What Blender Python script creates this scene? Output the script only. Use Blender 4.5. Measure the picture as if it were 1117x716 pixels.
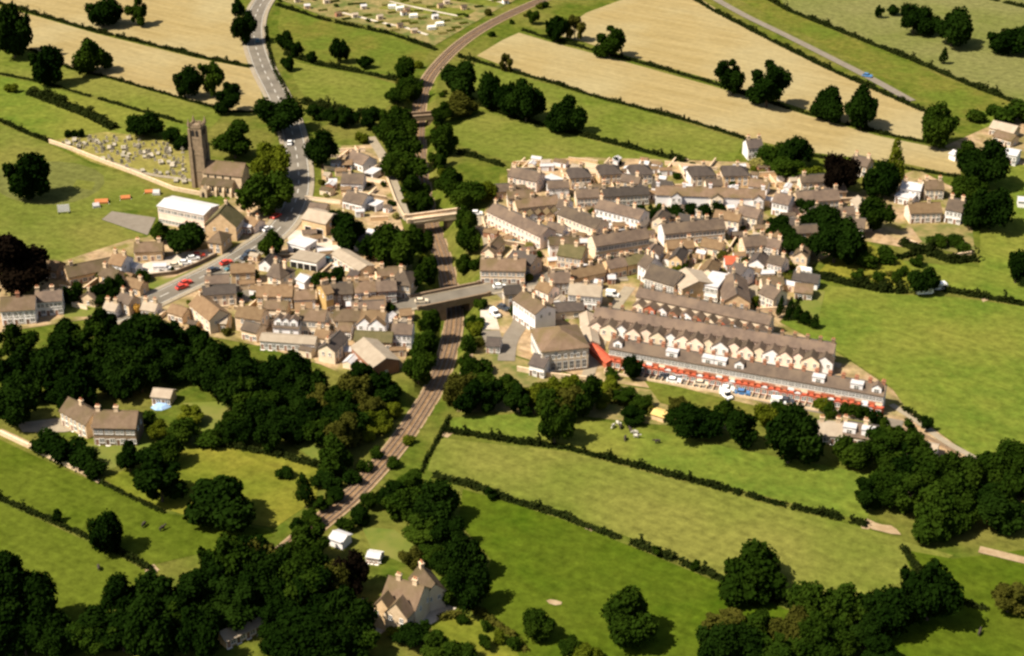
import bpy, bmesh, math, random
import numpy as np
from mathutils import Vector, Matrix
random.seed(7)
for o in list(bpy.data.objects): bpy.data.objects.remove(o)
scene = bpy.context.scene
C = scene.collection

# ------------------------------------------------------------ camera, sky, sun, exposure
CAM_H, PITCH, FPX = 250.0, math.radians(28.0), 1771.0
cam_d = bpy.data.cameras.new('camera'); cam = bpy.data.objects.new('camera', cam_d); C.objects.link(cam)
cam.location = (0, 0, CAM_H); cam.rotation_euler = (math.radians(90) - PITCH, 0, 0)
cam_d.sensor_width = 36; cam_d.lens = FPX / 1117 * 36; cam_d.clip_start = 1; cam_d.clip_end = 20000
scene.camera = cam
SUN_EL = math.radians(53); SUN_DIR = Vector((-1, -0.46, 0)).normalized()       # towards the sun, on the ground
world = bpy.data.worlds.new('World'); scene.world = world; world.use_nodes = True
wn = world.node_tree.nodes; wl = world.node_tree.links
sky = wn.new('ShaderNodeTexSky'); sky.sky_type = 'NISHITA'; sky.sun_disc = False
sky.sun_elevation = SUN_EL; sky.sun_rotation = math.atan2(SUN_DIR.x, SUN_DIR.y); sky.air_density = 1.2; sky.dust_density = 2.5
bg = wn['Background']; wl.new(sky.outputs[0], bg.inputs[0]); bg.inputs[1].default_value = 0.05
sl = bpy.data.lights.new('sun', 'SUN'); sl.energy = 4.6; sl.angle = math.radians(0.55); sl.color = (1.0, 0.92, 0.78)
sun = bpy.data.objects.new('sun', sl); C.objects.link(sun); sun.location = (0, 500, 400)
sv = Vector((SUN_DIR.x * math.cos(SUN_EL), SUN_DIR.y * math.cos(SUN_EL), math.sin(SUN_EL)))
sun.rotation_euler = sv.to_track_quat('Z', 'Y').to_euler()
scene.view_settings.view_transform = 'Standard'; scene.view_settings.look = 'None'
scene.view_settings.gamma = 1; scene.view_settings.use_curve_mapping = False
scene.view_settings.exposure = 1.1
scene.render.engine = 'CYCLES'
scene.cycles.filter_width = 2.6          # a soft old film scan
scene.cycles.max_bounces = 4

# ------------------------------------------------------------ helpers
fwd = Vector((0, math.cos(PITCH), -math.sin(PITCH))); upv = Vector((0, math.sin(PITCH), math.cos(PITCH))); rgt = Vector((1, 0, 0))
def P(px, py, z=0.0):                      # where a sight line meets the level z
    d = fwd + rgt * ((px - 558.5) / FPX) - upv * ((py - 358) / FPX)
    t = (z - CAM_H) / d.z
    return Vector((t * d.x, t * d.y, z))
def scale_at(p): return FPX / (p - Vector((0, 0, CAM_H))).dot(fwd)

MATS = {}
def mat(name, c1, c2=None, scale=0.6, rough=0.9, detail=4, bump=0.0, spec=0.2, rand=0.0, coord='Object', c3=None, scale3=0.05, stretch=None, mott=0.34):
    m = bpy.data.materials.new(name); m.use_nodes = True
    nt = m.node_tree; N = nt.nodes; L = nt.links; b = N['Principled BSDF']
    b.inputs['Roughness'].default_value = rough; b.inputs['Specular IOR Level'].default_value = spec
    col = None
    if c2 is None and not rand: b.inputs['Base Color'].default_value = (*c1, 1)
    else:
        tc = N.new('ShaderNodeTexCoord') if coord == 'Object' else N.new('ShaderNodeNewGeometry')
        src = tc.outputs['Object'] if coord == 'Object' else tc.outputs['Position']
        if stretch:
            mp = N.new('ShaderNodeMapping'); mp.vector_type = 'TEXTURE'; mp.inputs['Scale'].default_value = stretch[:3]
            mp.inputs['Rotation'].default_value = (0, 0, stretch[3]); L.new(src, mp.inputs[0]); src1 = mp.outputs[0]
        else: src1 = src
        n = N.new('ShaderNodeTexNoise'); n.inputs['Scale'].default_value = scale; n.inputs['Detail'].default_value = detail
        n.inputs['Roughness'].default_value = 0.65; L.new(src1, n.inputs['Vector'])
        r = N.new('ShaderNodeValToRGB'); r.color_ramp.elements[0].position = 0.33; r.color_ramp.elements[1].position = 0.67
        r.color_ramp.elements[0].color = (*c1, 1); r.color_ramp.elements[1].color = (*(c2 or c1), 1)
        L.new(n.outputs['Fac'], r.inputs[0]); col = r.outputs[0]
        if c3 is not None:
            n3 = N.new('ShaderNodeTexNoise'); n3.inputs['Scale'].default_value = scale3; n3.inputs['Detail'].default_value = 3
            L.new(src, n3.inputs['Vector'])
            r3 = N.new('ShaderNodeValToRGB'); r3.color_ramp.elements[0].position = 0.42; r3.color_ramp.elements[1].position = 0.64
            L.new(n3.outputs['Fac'], r3.inputs[0])
            mx = N.new('ShaderNodeMix'); mx.data_type = 'RGBA'; L.new(r3.outputs[0], mx.inputs[0]); L.new(col, mx.inputs[6])
            mx.inputs[7].default_value = (*c3, 1); col = mx.outputs[2]
        if coord == 'w' and bump:
            b.inputs['Specular IOR Level'].default_value = 0.0
            nf = N.new('ShaderNodeTexNoise'); nf.inputs['Scale'].default_value = .35; nf.inputs['Detail'].default_value = 5; nf.inputs['Roughness'].default_value = .7; L.new(src, nf.inputs['Vector'])
            mf = N.new('ShaderNodeMapRange'); mf.inputs[1].default_value = .3; mf.inputs[2].default_value = .7; mf.inputs[3].default_value = 1 - mott; mf.inputs[4].default_value = 1 + mott; L.new(nf.outputs['Fac'], mf.inputs[0])
            ms = N.new('ShaderNodeMapping'); ms.vector_type = 'TEXTURE'; ms.inputs['Scale'].default_value = (22, 1.6, 1); ms.inputs['Rotation'].default_value = (0, 0, -.62); L.new(src, ms.inputs[0])
            ns = N.new('ShaderNodeTexNoise'); ns.inputs['Scale'].default_value = 1.0; ns.inputs['Detail'].default_value = 2; L.new(ms.outputs[0], ns.inputs['Vector'])
            m2 = N.new('ShaderNodeMapRange'); m2.inputs[1].default_value = .3; m2.inputs[2].default_value = .7; m2.inputs[3].default_value = .9; m2.inputs[4].default_value = 1.1; L.new(ns.outputs['Fac'], m2.inputs[0])
            mm = N.new('ShaderNodeMath'); mm.operation = 'MULTIPLY'; L.new(mf.outputs[0], mm.inputs[0]); L.new(m2.outputs[0], mm.inputs[1])
            hv = N.new('ShaderNodeHueSaturation'); L.new(mm.outputs[0], hv.inputs['Value']); L.new(col, hv.inputs['Color']); col = hv.outputs[0]
        if rand:
            oi = N.new('ShaderNodeObjectInfo'); hs = N.new('ShaderNodeHueSaturation')
            mr = N.new('ShaderNodeMapRange'); mr.inputs[3].default_value = 1 - rand; mr.inputs[4].default_value = 1 + rand
            L.new(oi.outputs['Random'], mr.inputs[0]); L.new(mr.outputs[0], hs.inputs['Value'])
            mr2 = N.new('ShaderNodeMapRange'); mr2.inputs[3].default_value = 0.5 + rand * 0.02; mr2.inputs[4].default_value = 0.5 - rand * 0.02
            L.new(oi.outputs['Random'], mr2.inputs[0]); L.new(mr2.outputs[0], hs.inputs['Hue'])
            L.new(col, hs.inputs['Color']); col = hs.outputs[0]
        L.new(col, b.inputs['Base Color'])
        if bump:
            bp = N.new('ShaderNodeBump'); bp.inputs['Strength'].default_value = 1; bp.inputs['Distance'].default_value = bump
            L.new(n.outputs['Fac'], bp.inputs['Height']); L.new(bp.outputs[0], b.inputs['Normal'])
    MATS[name] = m
    return m
M = MATS
# ground covers
mat('rough_grass', (0.0425,0.0631,0.0070), (0.0888,0.0971,0.0139), .12, coord='w', c3=(0.1081,0.1012,0.0223), scale3=.03, detail=8, bump=.5)
mat('pasture', (0.0703,0.0903,0.0117), (0.1034,0.1162,0.0192), .10, coord='w', c3=(0.1240,0.1211,0.0254), scale3=.016, detail=9, bump=.3)
mat('pasture_deep', (0.0293,0.0541,0.0029), (0.0547,0.0787,0.0051), .14, coord='w', c3=(0.0604,0.0761,0.0072), scale3=.02, detail=9, bump=.3)
mat('pasture_olive', (0.0397,0.0565,0.0043), (0.0638,0.0825,0.0079), .13, coord='w', c3=(0.0733,0.0881,0.0100), scale3=.02, detail=9, bump=.3)
mat('mown_light', (0.0853,0.0899,0.0225), (0.1008,0.1030,0.0285), .06, coord='w', c3=(0.0950,0.0964,0.0270), scale3=.03, detail=8, bump=.1)
mat('pasture_rich', (0.0655,0.0968,0.0118), (0.1056,0.1233,0.0175), .10, coord='w', c3=(0.1209,0.1233,0.0214), scale3=.02, detail=9, bump=.3)
mat('pasture_pale', (0.0890,0.0995,0.0230), (0.1211,0.1223,0.0359), .08, coord='w', c3=(0.1282,0.1223,0.0431), scale3=.015, detail=9, bump=.3)
mat('pasture_dry', (0.1072,0.1058,0.0131), (0.1566,0.1405,0.0211), .09, coord='w', c3=(0.0824,0.0965,0.0104), scale3=.03, detail=9, bump=.3)
mat('mown', (0.0756,0.0914,0.0136), (0.0994,0.1111,0.0202), .06, coord='w', c3=(0.1193,0.1148,0.0248), scale3=.025, detail=8, bump=.1)
mat('rough_strip', (0.0698,0.0809,0.0116), (0.1190,0.1075,0.0209), .12, coord='w', c3=(0.0739,0.0937,0.0128), scale3=.04, detail=8, bump=.5)
mat('wheat', (0.2166,0.1608,0.0673), (0.2613,0.2010,0.0934), .10, coord='w', c3=(0.2544,0.2050,0.1029), scale3=.02, detail=9, bump=.25, stretch=(9,.55,1,-.58), mott=.12)
mat('churchyard_grass', (0.1210,0.1118,0.0225), (0.2318,0.1847,0.0638), .25, coord='w', c3=(0.1714,0.1507,0.0375), scale3=.07, detail=7, bump=.2)
mat('village_ground', (0.2358,0.1541,0.0809), (0.3536,0.2517,0.1509), .22, coord='w', c3=(0.1232,0.1130,0.0292), scale3=.07, detail=7, bump=.1)
mat('lawn', (0.0682,0.0951,0.0099), (0.1076,0.1225,0.0149), .3, coord='w', c3=(0.1292,0.1262,0.0248), scale3=.1, detail=6)
mat('garden_soil', (0.1140,0.0990,0.0280), (0.2470,0.1800,0.0720), .35, coord='w', c3=(0.0760,0.0900,0.0160), scale3=.12, detail=7)
mat('asphalt', (0.1008,0.0854,0.0653), (0.1378,0.1161,0.0889), .25, coord='w', c3=(0.1613,0.1366,0.1042), scale3=.08, detail=7, rough=.85)
mat('pavement', (0.2080,0.1680,0.1170), (0.2720,0.2240,0.1560), .5, coord='w', detail=6)
mat('pale_yard', (.40,.34,.27), (.55,.48,.4), .3, coord='w', c3=(.33,.27,.2), scale3=.1, detail=6)
mat('tarmac_pale', (0.1408,0.1152,0.0864), (0.1792,0.1504,0.1152), .25, coord='w', detail=6)
mat('dirt', (0.2250,0.1512,0.0816), (0.3150,0.2304,0.1360), .4, coord='w', detail=6)
mat('ballast', (0.1368,0.0788,0.0407), (0.2463,0.1576,0.0848), .6, coord='w', c3=(0.1824,0.1120,0.0576), scale3=.05, detail=8, bump=.2)
mat('sleeper', (0.1584,0.1023,0.0662), (0.2464,0.1705,0.1103), .8, coord='w')
mat('rail_steel', (0.1620,0.1152,0.0840), (0.1980,0.1498,0.1120), .8, coord='w', rough=.4, spec=.5)
mat('paint', (0.4340,0.4060,0.3500), (0.5040,0.4760,0.4200), .8, coord='w')
# walls and roofs
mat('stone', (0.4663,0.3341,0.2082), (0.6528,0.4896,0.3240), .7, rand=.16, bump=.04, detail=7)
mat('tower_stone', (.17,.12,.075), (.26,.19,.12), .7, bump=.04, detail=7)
mat('stone_tan', (0.4884,0.3257,0.1747), (0.6661,0.4589,0.2619), .7, rand=.12, bump=.04, detail=7)
mat('stone_dark', (.15,.1,.062), (.23,.16,.1), .7, rand=.12, bump=.04, detail=7)
mat('cream', (0.6039,0.4754,0.3379), (0.7452,0.6039,0.4379), .35, rand=.1, detail=6)
mat('pinkish', (0.6863,0.5148,0.4114), (0.8294,0.6436,0.5108), .35, rand=.1, detail=6)
mat('white', (0.6458,0.6041,0.5833), (0.7708,0.7291,0.7083), .3, rand=.05, detail=6)
mat('ochre', (.40,.25,.09), (.5,.33,.13), .5, rand=.08, detail=6)
mat('brick', (0.2970,0.0675,0.0315), (0.4050,0.1170,0.0540), .7, rand=.12, bump=.03, detail=7)
mat('brick_brown', (.24,.105,.06), (.32,.15,.09), .7, rand=.12, bump=.03, detail=7)
mat('slate', (0.0696,0.0482,0.0344), (0.1105,0.0778,0.0538), .6, rand=.3, rough=.75, bump=.05, detail=8, c3=(0.1242,0.0869,0.0572), scale3=.2)
mat('slate_dark', (0.0451,0.0345,0.0286), (0.0696,0.0535,0.0422), .6, rand=.3, rough=.75, bump=.05, detail=8)
mat('stone_slate', (0.0949,0.0616,0.0361), (0.1404,0.0949,0.0586), .6, rand=.3, rough=.85, bump=.06, detail=8, c3=(0.0915,0.0661,0.0290), scale3=.2)
mat('tile_brown', (0.1275,0.0773,0.0403), (0.1785,0.1160,0.0612), .6, rand=.15, bump=.05, detail=8)
mat('moss_roof', (0.0750,0.0651,0.0259), (0.1200,0.0962,0.0432), .5, rand=.1, bump=.05, detail=8)
mat('pale_roof', (0.2550,0.1998,0.1440), (0.3225,0.2627,0.1944), .4, rand=.1, detail=6)
mat('white_roof', (0.3840,0.3600,0.3520), (0.4800,0.4560,0.4480), .3, rand=.04, detail=6)
mat('red_roof', (0.3360,0.0595,0.0298), (0.4160,0.0935,0.0425), .5, rand=.1)
mat('yellow_sheet', (.5,.33,.11), (.58,.4,.14), .5)
mat('blue_sheet', (.2,.32,.5), (.3,.42,.6), .5)
mat('orange_canvas', (0.3472,0.1053,0.0315), (0.4032,0.1539,0.0540), .6)
mat('pot', (.36,.13,.06), (.44,.19,.09), .9, rand=.1)
mat('glass', (.022,.022,.025), None, rough=.15, spec=.6)
mat('lead', (.05,.045,.04), (.08,.07,.06), .8)
mat('frame_white', (.7,.66,.6)); mat('door_paint', (.16,.05,.03), (.3,.22,.15), .02, rand=.5); mat('dark_void', (.015,.013,.012))
mat('rubber', (.02,.02,.02)); mat('lamp_glass', (.7,.68,.6), rough=.2, spec=.5); mat('metal_grey', (.3,.29,.27), rough=.5)
for n, c in dict(car_red=(.5,.045,.025), car_white=(.75,.73,.7), car_dark=(.035,.045,.06), car_blue=(.06,.17,.36), car_silver=(.42,.42,.42), car_teal=(.05,.13,.15), car_cream=(.6,.5,.36)).items():
    mat(n, c, rough=.3, spec=.6)
# plants
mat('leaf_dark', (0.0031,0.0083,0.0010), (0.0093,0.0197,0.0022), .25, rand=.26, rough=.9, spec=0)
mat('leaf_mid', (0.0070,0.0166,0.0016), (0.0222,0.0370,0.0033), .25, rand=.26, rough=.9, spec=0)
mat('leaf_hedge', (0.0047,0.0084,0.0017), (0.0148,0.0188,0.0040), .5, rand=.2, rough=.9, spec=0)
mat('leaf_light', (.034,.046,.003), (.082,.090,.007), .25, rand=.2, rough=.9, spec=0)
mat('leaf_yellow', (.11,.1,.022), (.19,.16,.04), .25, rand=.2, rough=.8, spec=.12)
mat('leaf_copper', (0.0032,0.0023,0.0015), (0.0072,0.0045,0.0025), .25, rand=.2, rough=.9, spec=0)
mat('leaf_olive', (.026,.028,.004), (.060,.056,.009), .25, rand=.2, rough=.9, spec=0)
mat('leaf_orange', (.3,.15,.02), (.42,.22,.04), .25, rand=.1, rough=.8, spec=.12)
mat('bark', (.06,.042,.03), (.11,.08,.055), 1.2)
mat('headstone', (0.2295,0.1913,0.1346), (0.3825,0.3379,0.2570), .4, rand=.25)
mat('hide_white', (.6,.55,.46), (.03,.026,.022), .9, rand=.1, detail=1); mat('hide_dark', (.03,.024,.02), (.06,.045,.035), .9)

class MB:
    def __init__(s): s.v = []; s.f = []; s.m = []
    def quad(s, *p, m=0):
        i = len(s.v); s.v += [tuple(q) for q in p]; s.f.append(tuple(range(i, i + len(p)))); s.m.append(m)
    def box(s, x0, x1, y0, y1, z0, z1, m=0):
        i = len(s.v)
        s.v += [(x0,y0,z0),(x1,y0,z0),(x1,y1,z0),(x0,y1,z0),(x0,y0,z1),(x1,y0,z1),(x1,y1,z1),(x0,y1,z1)]
        for f in ((3,2,1,0),(4,5,6,7),(0,1,5,4),(1,2,6,5),(2,3,7,6),(3,0,4,7)): s.f.append(tuple(i + k for k in f)); s.m.append(m)
    def prism(s, pts, a, b, axis=0, m=0):          # outline pts extruded from a to b along an axis (0 x, 1 y, 2 z)
        i = len(s.v); n = len(pts)
        for t in (a, b):
            for (p, q) in pts: s.v.append((t, p, q) if axis == 0 else ((p, t, q) if axis == 1 else (p, q, t)))
        s.f.append(tuple(i + k for k in reversed(range(n)))); s.f.append(tuple(i + n + k for k in range(n))); s.m += [m, m]
        for k in range(n): s.f.append((i + k, i + (k + 1) % n, i + n + (k + 1) % n, i + n + k)); s.m.append(m)
    def tube(s, p0, p1, r0, r1, n=6, m=0):
        p0 = Vector(p0); p1 = Vector(p1); d = (p1 - p0).normalized()
        a = d.orthogonal().normalized(); b = d.cross(a); i = len(s.v)
        for p, r in ((p0, r0), (p1, r1)):
            for k in range(n):
                t = 2 * math.pi * k / n; s.v.append(tuple(p + a * (r * math.cos(t)) + b * (r * math.sin(t))))
        for k in range(n): s.f.append((i + k, i + (k + 1) % n, i + n + (k + 1) % n, i + n + k)); s.m.append(m)
        s.f.append(tuple(i + k for k in reversed(range(n)))); s.f.append(tuple(i + n + k for k in range(n))); s.m += [m, m]
    def mesh(s, name, mats, fix=True):
        me = bpy.data.meshes.new(name); me.from_pydata(s.v, [], s.f)
        for k in (mats if isinstance(mats, (list, tuple)) else [mats]): me.materials.append(M[k])
        if max(s.m, default=0): me.polygons.foreach_set('material_index', s.m)
        if fix:
            bm = bmesh.new(); bm.from_mesh(me); bmesh.ops.recalc_face_normals(bm, faces=bm.faces); bm.to_mesh(me); bm.free()
        me.update(); return me
    def build(s, name, mats, parent=None, fix=True): return link(name, s.mesh(name, mats, fix), parent)
def link(name, me, parent=None, loc=None, rz=0, sc=None):
    o = bpy.data.objects.new(name, me); C.objects.link(o)
    if parent: o.parent = parent
    if loc is not None: o.location = loc
    if rz: o.rotation_euler = (0, 0, rz)
    if sc is not None: o.scale = sc
    return o
def tag(o, label, cat, group=None):
    o['label'] = label; o['category'] = cat
    if group: o['group'] = group
    return o
def thing(name, label, cat, loc, rz=0, group=None):
    o = link(name, None, None, loc, rz); o.empty_display_size = .5
    return tag(o, label, cat, group)
def struct(o, label=None, cat=None):
    o['kind'] = 'structure'
    if label: o['label'] = label
    if cat: o['category'] = cat
    return o
def smooth(pts, n=6):                          # Catmull-Rom through the points
    out = []; q = [pts[0]] + list(pts) + [pts[-1]]
    for i in range(1, len(q) - 2):
        for k in range(n):
            t = k / n; a, b, c, d = q[i-1], q[i], q[i+1], q[i+2]
            out.append(.5 * ((2*b) + (c-a)*t + (2*a-5*b+4*c-d)*t*t + (3*b-a-3*c+d)*t**3))
    out.append(q[-2]); return out
def resample(pts, step):
    out = [pts[0].copy()]; acc = 0
    for a, b in zip(pts, pts[1:]):
        L = (b - a).length; t = step - acc
        while t <= L and L > 0: out.append(a.lerp(b, t / L)); t += step
        acc = (acc + L) % step
    return out
def normals2(pts):
    out = []
    for i in range(len(pts)):
        d = pts[min(i + 1, len(pts) - 1)] - pts[max(i - 1, 0)]; d = Vector((d.x, d.y, 0)).normalized(); out.append(Vector((-d.y, d.x, 0)))
    return out
def ribbon(mb, pts, o0, o1, z, m=0, z0=None):      # strip between two offsets from a line; with z0 it is a raised slab
    nn = normals2(pts)
    for i in range(len(pts) - 1):
        a, b, c, d = pts[i] + nn[i]*o0, pts[i+1] + nn[i+1]*o0, pts[i+1] + nn[i+1]*o1, pts[i] + nn[i]*o1
        V = lambda p, zz: (p.x, p.y, p.z + zz)
        mb.quad(V(d, z), V(c, z), V(b, z), V(a, z), m=m)
        if z0 is not None:
            mb.quad(V(a, z0), V(b, z0), V(b, z), V(a, z), m=m); mb.quad(V(d, z), V(c, z), V(c, z0), V(d, z0), m=m)

# ------------------------------------------------------------ railway line and the terrain it cuts
RAIL = [(262,640,0),(300,612,0),(340,578,0),(385,540,0),(430,490,0),(458,450,1),(478,415,3),(491,375,5.5),(495,345,6),(490,310,6),(484,285,6),(476,260,6),(468,235,6),
        (460,195,5.5),(457,165,5),(456,140,4.5),(458,112,2.5),(466,88,.6),(481,68,0),(501,49,0),(527,31,0),(562,13,0),(602,-4,0),(650,-22,0),(720,-42,0)]
rail_line = smooth([P(x, y, -d) for x, y, d in RAIL], 8)
rail_line = resample(rail_line, 2.0)
for p in rail_line: p.z = min(p.z, 0.0)
RA = np.array([(p.x, p.y, -p.z) for p in rail_line])
BED = 4.0
def height(xs, ys):
    xs = np.atleast_1d(np.asarray(xs, float)); ys = np.atleast_1d(np.asarray(ys, float)); out = np.zeros(len(xs))
    for i0 in range(0, len(xs), 4000):
        x = xs[i0:i0+4000]; y = ys[i0:i0+4000]
        d2 = (x[:, None] - RA[None, :, 0])**2 + (y[:, None] - RA[None, :, 1])**2
        k = d2.argmin(1); d = np.sqrt(d2[np.arange(len(x)), k]); dep = RA[k, 2]
        out[i0:i0+4000] = -dep * np.clip(1 - (d - BED) / (.85 * dep + .01), 0, 1)
    return out
def hz(x, y): return float(height([x], [y])[0])

gx = np.unique(np.concatenate([np.arange(-6000, -400, 400), np.arange(-400, -100, 20), np.arange(-100, 120, 2.0), np.arange(120, 420, 20), np.arange(420, 6001, 400)]))
gy = np.unique(np.concatenate([np.arange(-400, 320, 240), np.arange(320, 860, 2.5), np.arange(860, 1100, 40), np.arange(1100, 12000, 900)]))
X, Y = np.meshgrid(gx, gy); Z = height(X.ravel(), Y.ravel())
nx, ny = len(gx), len(gy)
gv = np.stack([X.ravel(), Y.ravel(), Z], 1)
gf = [(j*nx+i, j*nx+i+1, (j+1)*nx+i+1, (j+1)*nx+i) for j in range(ny-1) for i in range(nx-1)]
me = bpy.data.meshes.new('ground'); me.from_pydata(gv.tolist(), [], gf); me.materials.append(M['rough_grass']); me.update()
struct(link('ground', me))

FIELD_N = [0]
def field(name, pts, material, z=None):        # every sheet lies a little above the one before it
    FIELD_N[0] += 1; z = .03 + .002 * FIELD_N[0]
    pp = [P(x, y) for x, y in pts]; mb = MB(); mb.quad(*[(p.x, p.y, z) for p in pp])
    me = mb.mesh(name, material, fix=False)
    if me.polygons[0].normal.z < 0: me.flip_normals()
    return struct(link(name, me))

# ------------------------------------------------------------ fields
field('stubble_field', [(-80,-60),(262,-60),(258,20),(270,70),(215,60),(105,33),(40,14),(-80,-18)], 'wheat')
field('stubble_field', [(-80,-14),(40,18),(105,37),(215,64),(274,75),(284,98),(290,121),(250,121),(190,104),(120,84),(75,73),(35,54),(-80,40)], 'wheat')
field('pasture', [(-80,42),(35,57),(75,76),(120,87),(190,107),(245,124),(230,140),(150,119),(108,106),(35,86),(-80,62)], 'pasture')
field('pasture', [(-80,66),(35,90),(108,110),(215,140),(205,152),(150,146),(60,152),(-80,110)], 'pasture_rich')
field('cricket_field', [(-80,112),(0,136),(52,157),(100,180),(150,196),(168,207),(172,228),(122,231),(110,240),(158,257),(140,264),(100,277),(40,296),(-80,300)], 'mown')
field('cricket_outfield', [(52 + 62 * math.cos(k * .35) - 4 * math.sin(k * .7), 200 + 24 * math.sin(k * .35)) for k in range(18)], 'mown_light')
field('cricket_square', [(84,196),(104,199),(100,208),(79,204)], 'mown')
field('churchyard', [(55,154),(75,150),(115,144),(150,148),(200,158),(216,164),(262,196),(262,208),(195,207),(150,192),(100,177)], 'churchyard_grass')
field('rough_field', [(306,8),(350,22),(430,40),(470,56),(445,86),(400,78),(350,70),(312,58),(303,30)], 'rough_strip')
field('pasture', [(314,66),(350,74),(400,83),(432,92),(428,112),(410,128),(360,118),(336,112),(322,90)], 'pasture')
field('stubble_field', [(640,14),(700,-8),(735,-20),(800,22),(860,52),(930,88),(1008,122),(1006,152),(940,141),(880,120),(780,88),(690,63),(640,47),(605,38)], 'wheat')
field('stubble_field', [(520,61),(548,44),(566,36),(600,46),(690,70),(780,95),(880,126),(960,149),(1045,166),(1048,192),(985,178),(880,166),(818,152),(740,129),(650,104),(560,76)], 'wheat')
field('pasture', [(520,68),(560,81),(650,108),(740,132),(812,155),(800,176),(752,174),(690,160),(620,142),(525,116),(500,96)], 'pasture')
field('pasture', [(490,142),(525,121),(620,146),(690,165),(748,179),(735,188),(640,182),(560,178),(505,160)], 'pasture')
field('rough_strip', [(785,-12),(1000,104),(1032,128),(1130,132),(1160,128),(1060,97),(940,48),(825,-8)], 'rough_strip')
field('pasture', [(830,-30),(860,11),(940,41),(1060,91),(1230,154),(1260,60),(1180,-30)], 'pasture_pale')
field('pasture', [(1040,-30),(1060,-6),(1117,8),(1300,60),(1300,-60)], 'pasture_pale', .07)
field('paddock', [(1060,120),(1160,130),(1220,160),(1220,330),(1125,330),(1075,323),(1030,316),(985,316),(940,300),(950,285),(985,285),(1068,292),(1070,240),(1085,160)], 'pasture_rich')
field('pasture', [(886,310),(930,314),(985,322),(1040,324),(1125,336),(1220,350),(1220,500),(1120,495),(1060,496),(988,446),(974,424),(918,386),(852,352),(868,330)], 'pasture_rich')
field('pasture', [(490,456),(560,452),(640,458),(700,466),(800,490),(900,508),(960,520),(945,569),(850,546),(760,522),(690,506),(620,486),(540,475),(492,467)], 'pasture_rich')
field('pasture', [(478,478),(560,487),(620,493),(760,530),(850,554),(945,577),(990,592),(1040,606),(1000,630),(900,664),(850,652),(760,616),(700,592),(610,557),(520,530),(466,514)], 'pasture')
field('pasture', [(505,534),(560,550),(610,566),(700,601),(760,626),(850,662),(885,676),(900,1000),(480,1000),(520,690),(535,610),(500,570)], 'pasture_deep')
field('pasture', [(985,600),(1040,610),(1117,600),(1220,620),(1400,1000),(905,1000),(950,690),(1000,640)], 'pasture_deep', .07)
field('pasture', [(-80,450),(0,480),(80,517),(110,528),(180,560),(290,578),(300,585),(160,618),(130,600),(40,560),(-80,508)], 'pasture_olive')
field('pasture', [(-80,514),(40,566),(130,607),(160,624),(110,680),(60,700),(-80,720)], 'pasture_olive')
field('meadow', [(112,522),(200,490),(250,488),(300,498),(350,511),(345,545),(300,576),(200,562),(150,545)], 'pasture_dry')
field('garden_lawn', [(80,480),(115,488),(150,480),(165,462),(175,470),(160,500),(110,515)], 'lawn')
field('garden_lawn', [(200,440),(250,438),(262,470),(235,488),(205,486)], 'lawn')
field('garden_lawn', [(320,485),(352,478),(370,500),(350,508)], 'lawn')
field('garden_lawn', [(395,575),(430,578),(470,610),(440,615),(405,600)], 'lawn')
field('garden_lawn', [(470,678),(510,672),(560,700),(575,740),(480,740)], 'pasture_dry')
field('garden_lawn', [(385,670),(410,668),(420,690),(395,700)], 'pasture_dry')
field('railway_slope', [(520,372),(545,384),(640,415),(740,430),(800,470),(700,462),(640,455),(560,450),(498,450),(505,410)], 'garden_soil', .05)
for pts in ([(938,570),(946,566),(954,570),(948,578),(940,577)], [(484,470),(490,468),(494,473),(488,478),(482,476)], [(640,573),(646,572),(650,577),(645,580),(638,577)], [(160,618),(168,616),(174,622),(166,628),(158,624)], [(1008,120),(1016,119),(1020,126),(1012,128)], [(742,174),(750,173),(755,178),(748,182)], [(1068,322),(1076,321),(1080,327),(1072,330)]):
    field('worn_gateway', pts, 'dirt')
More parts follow.
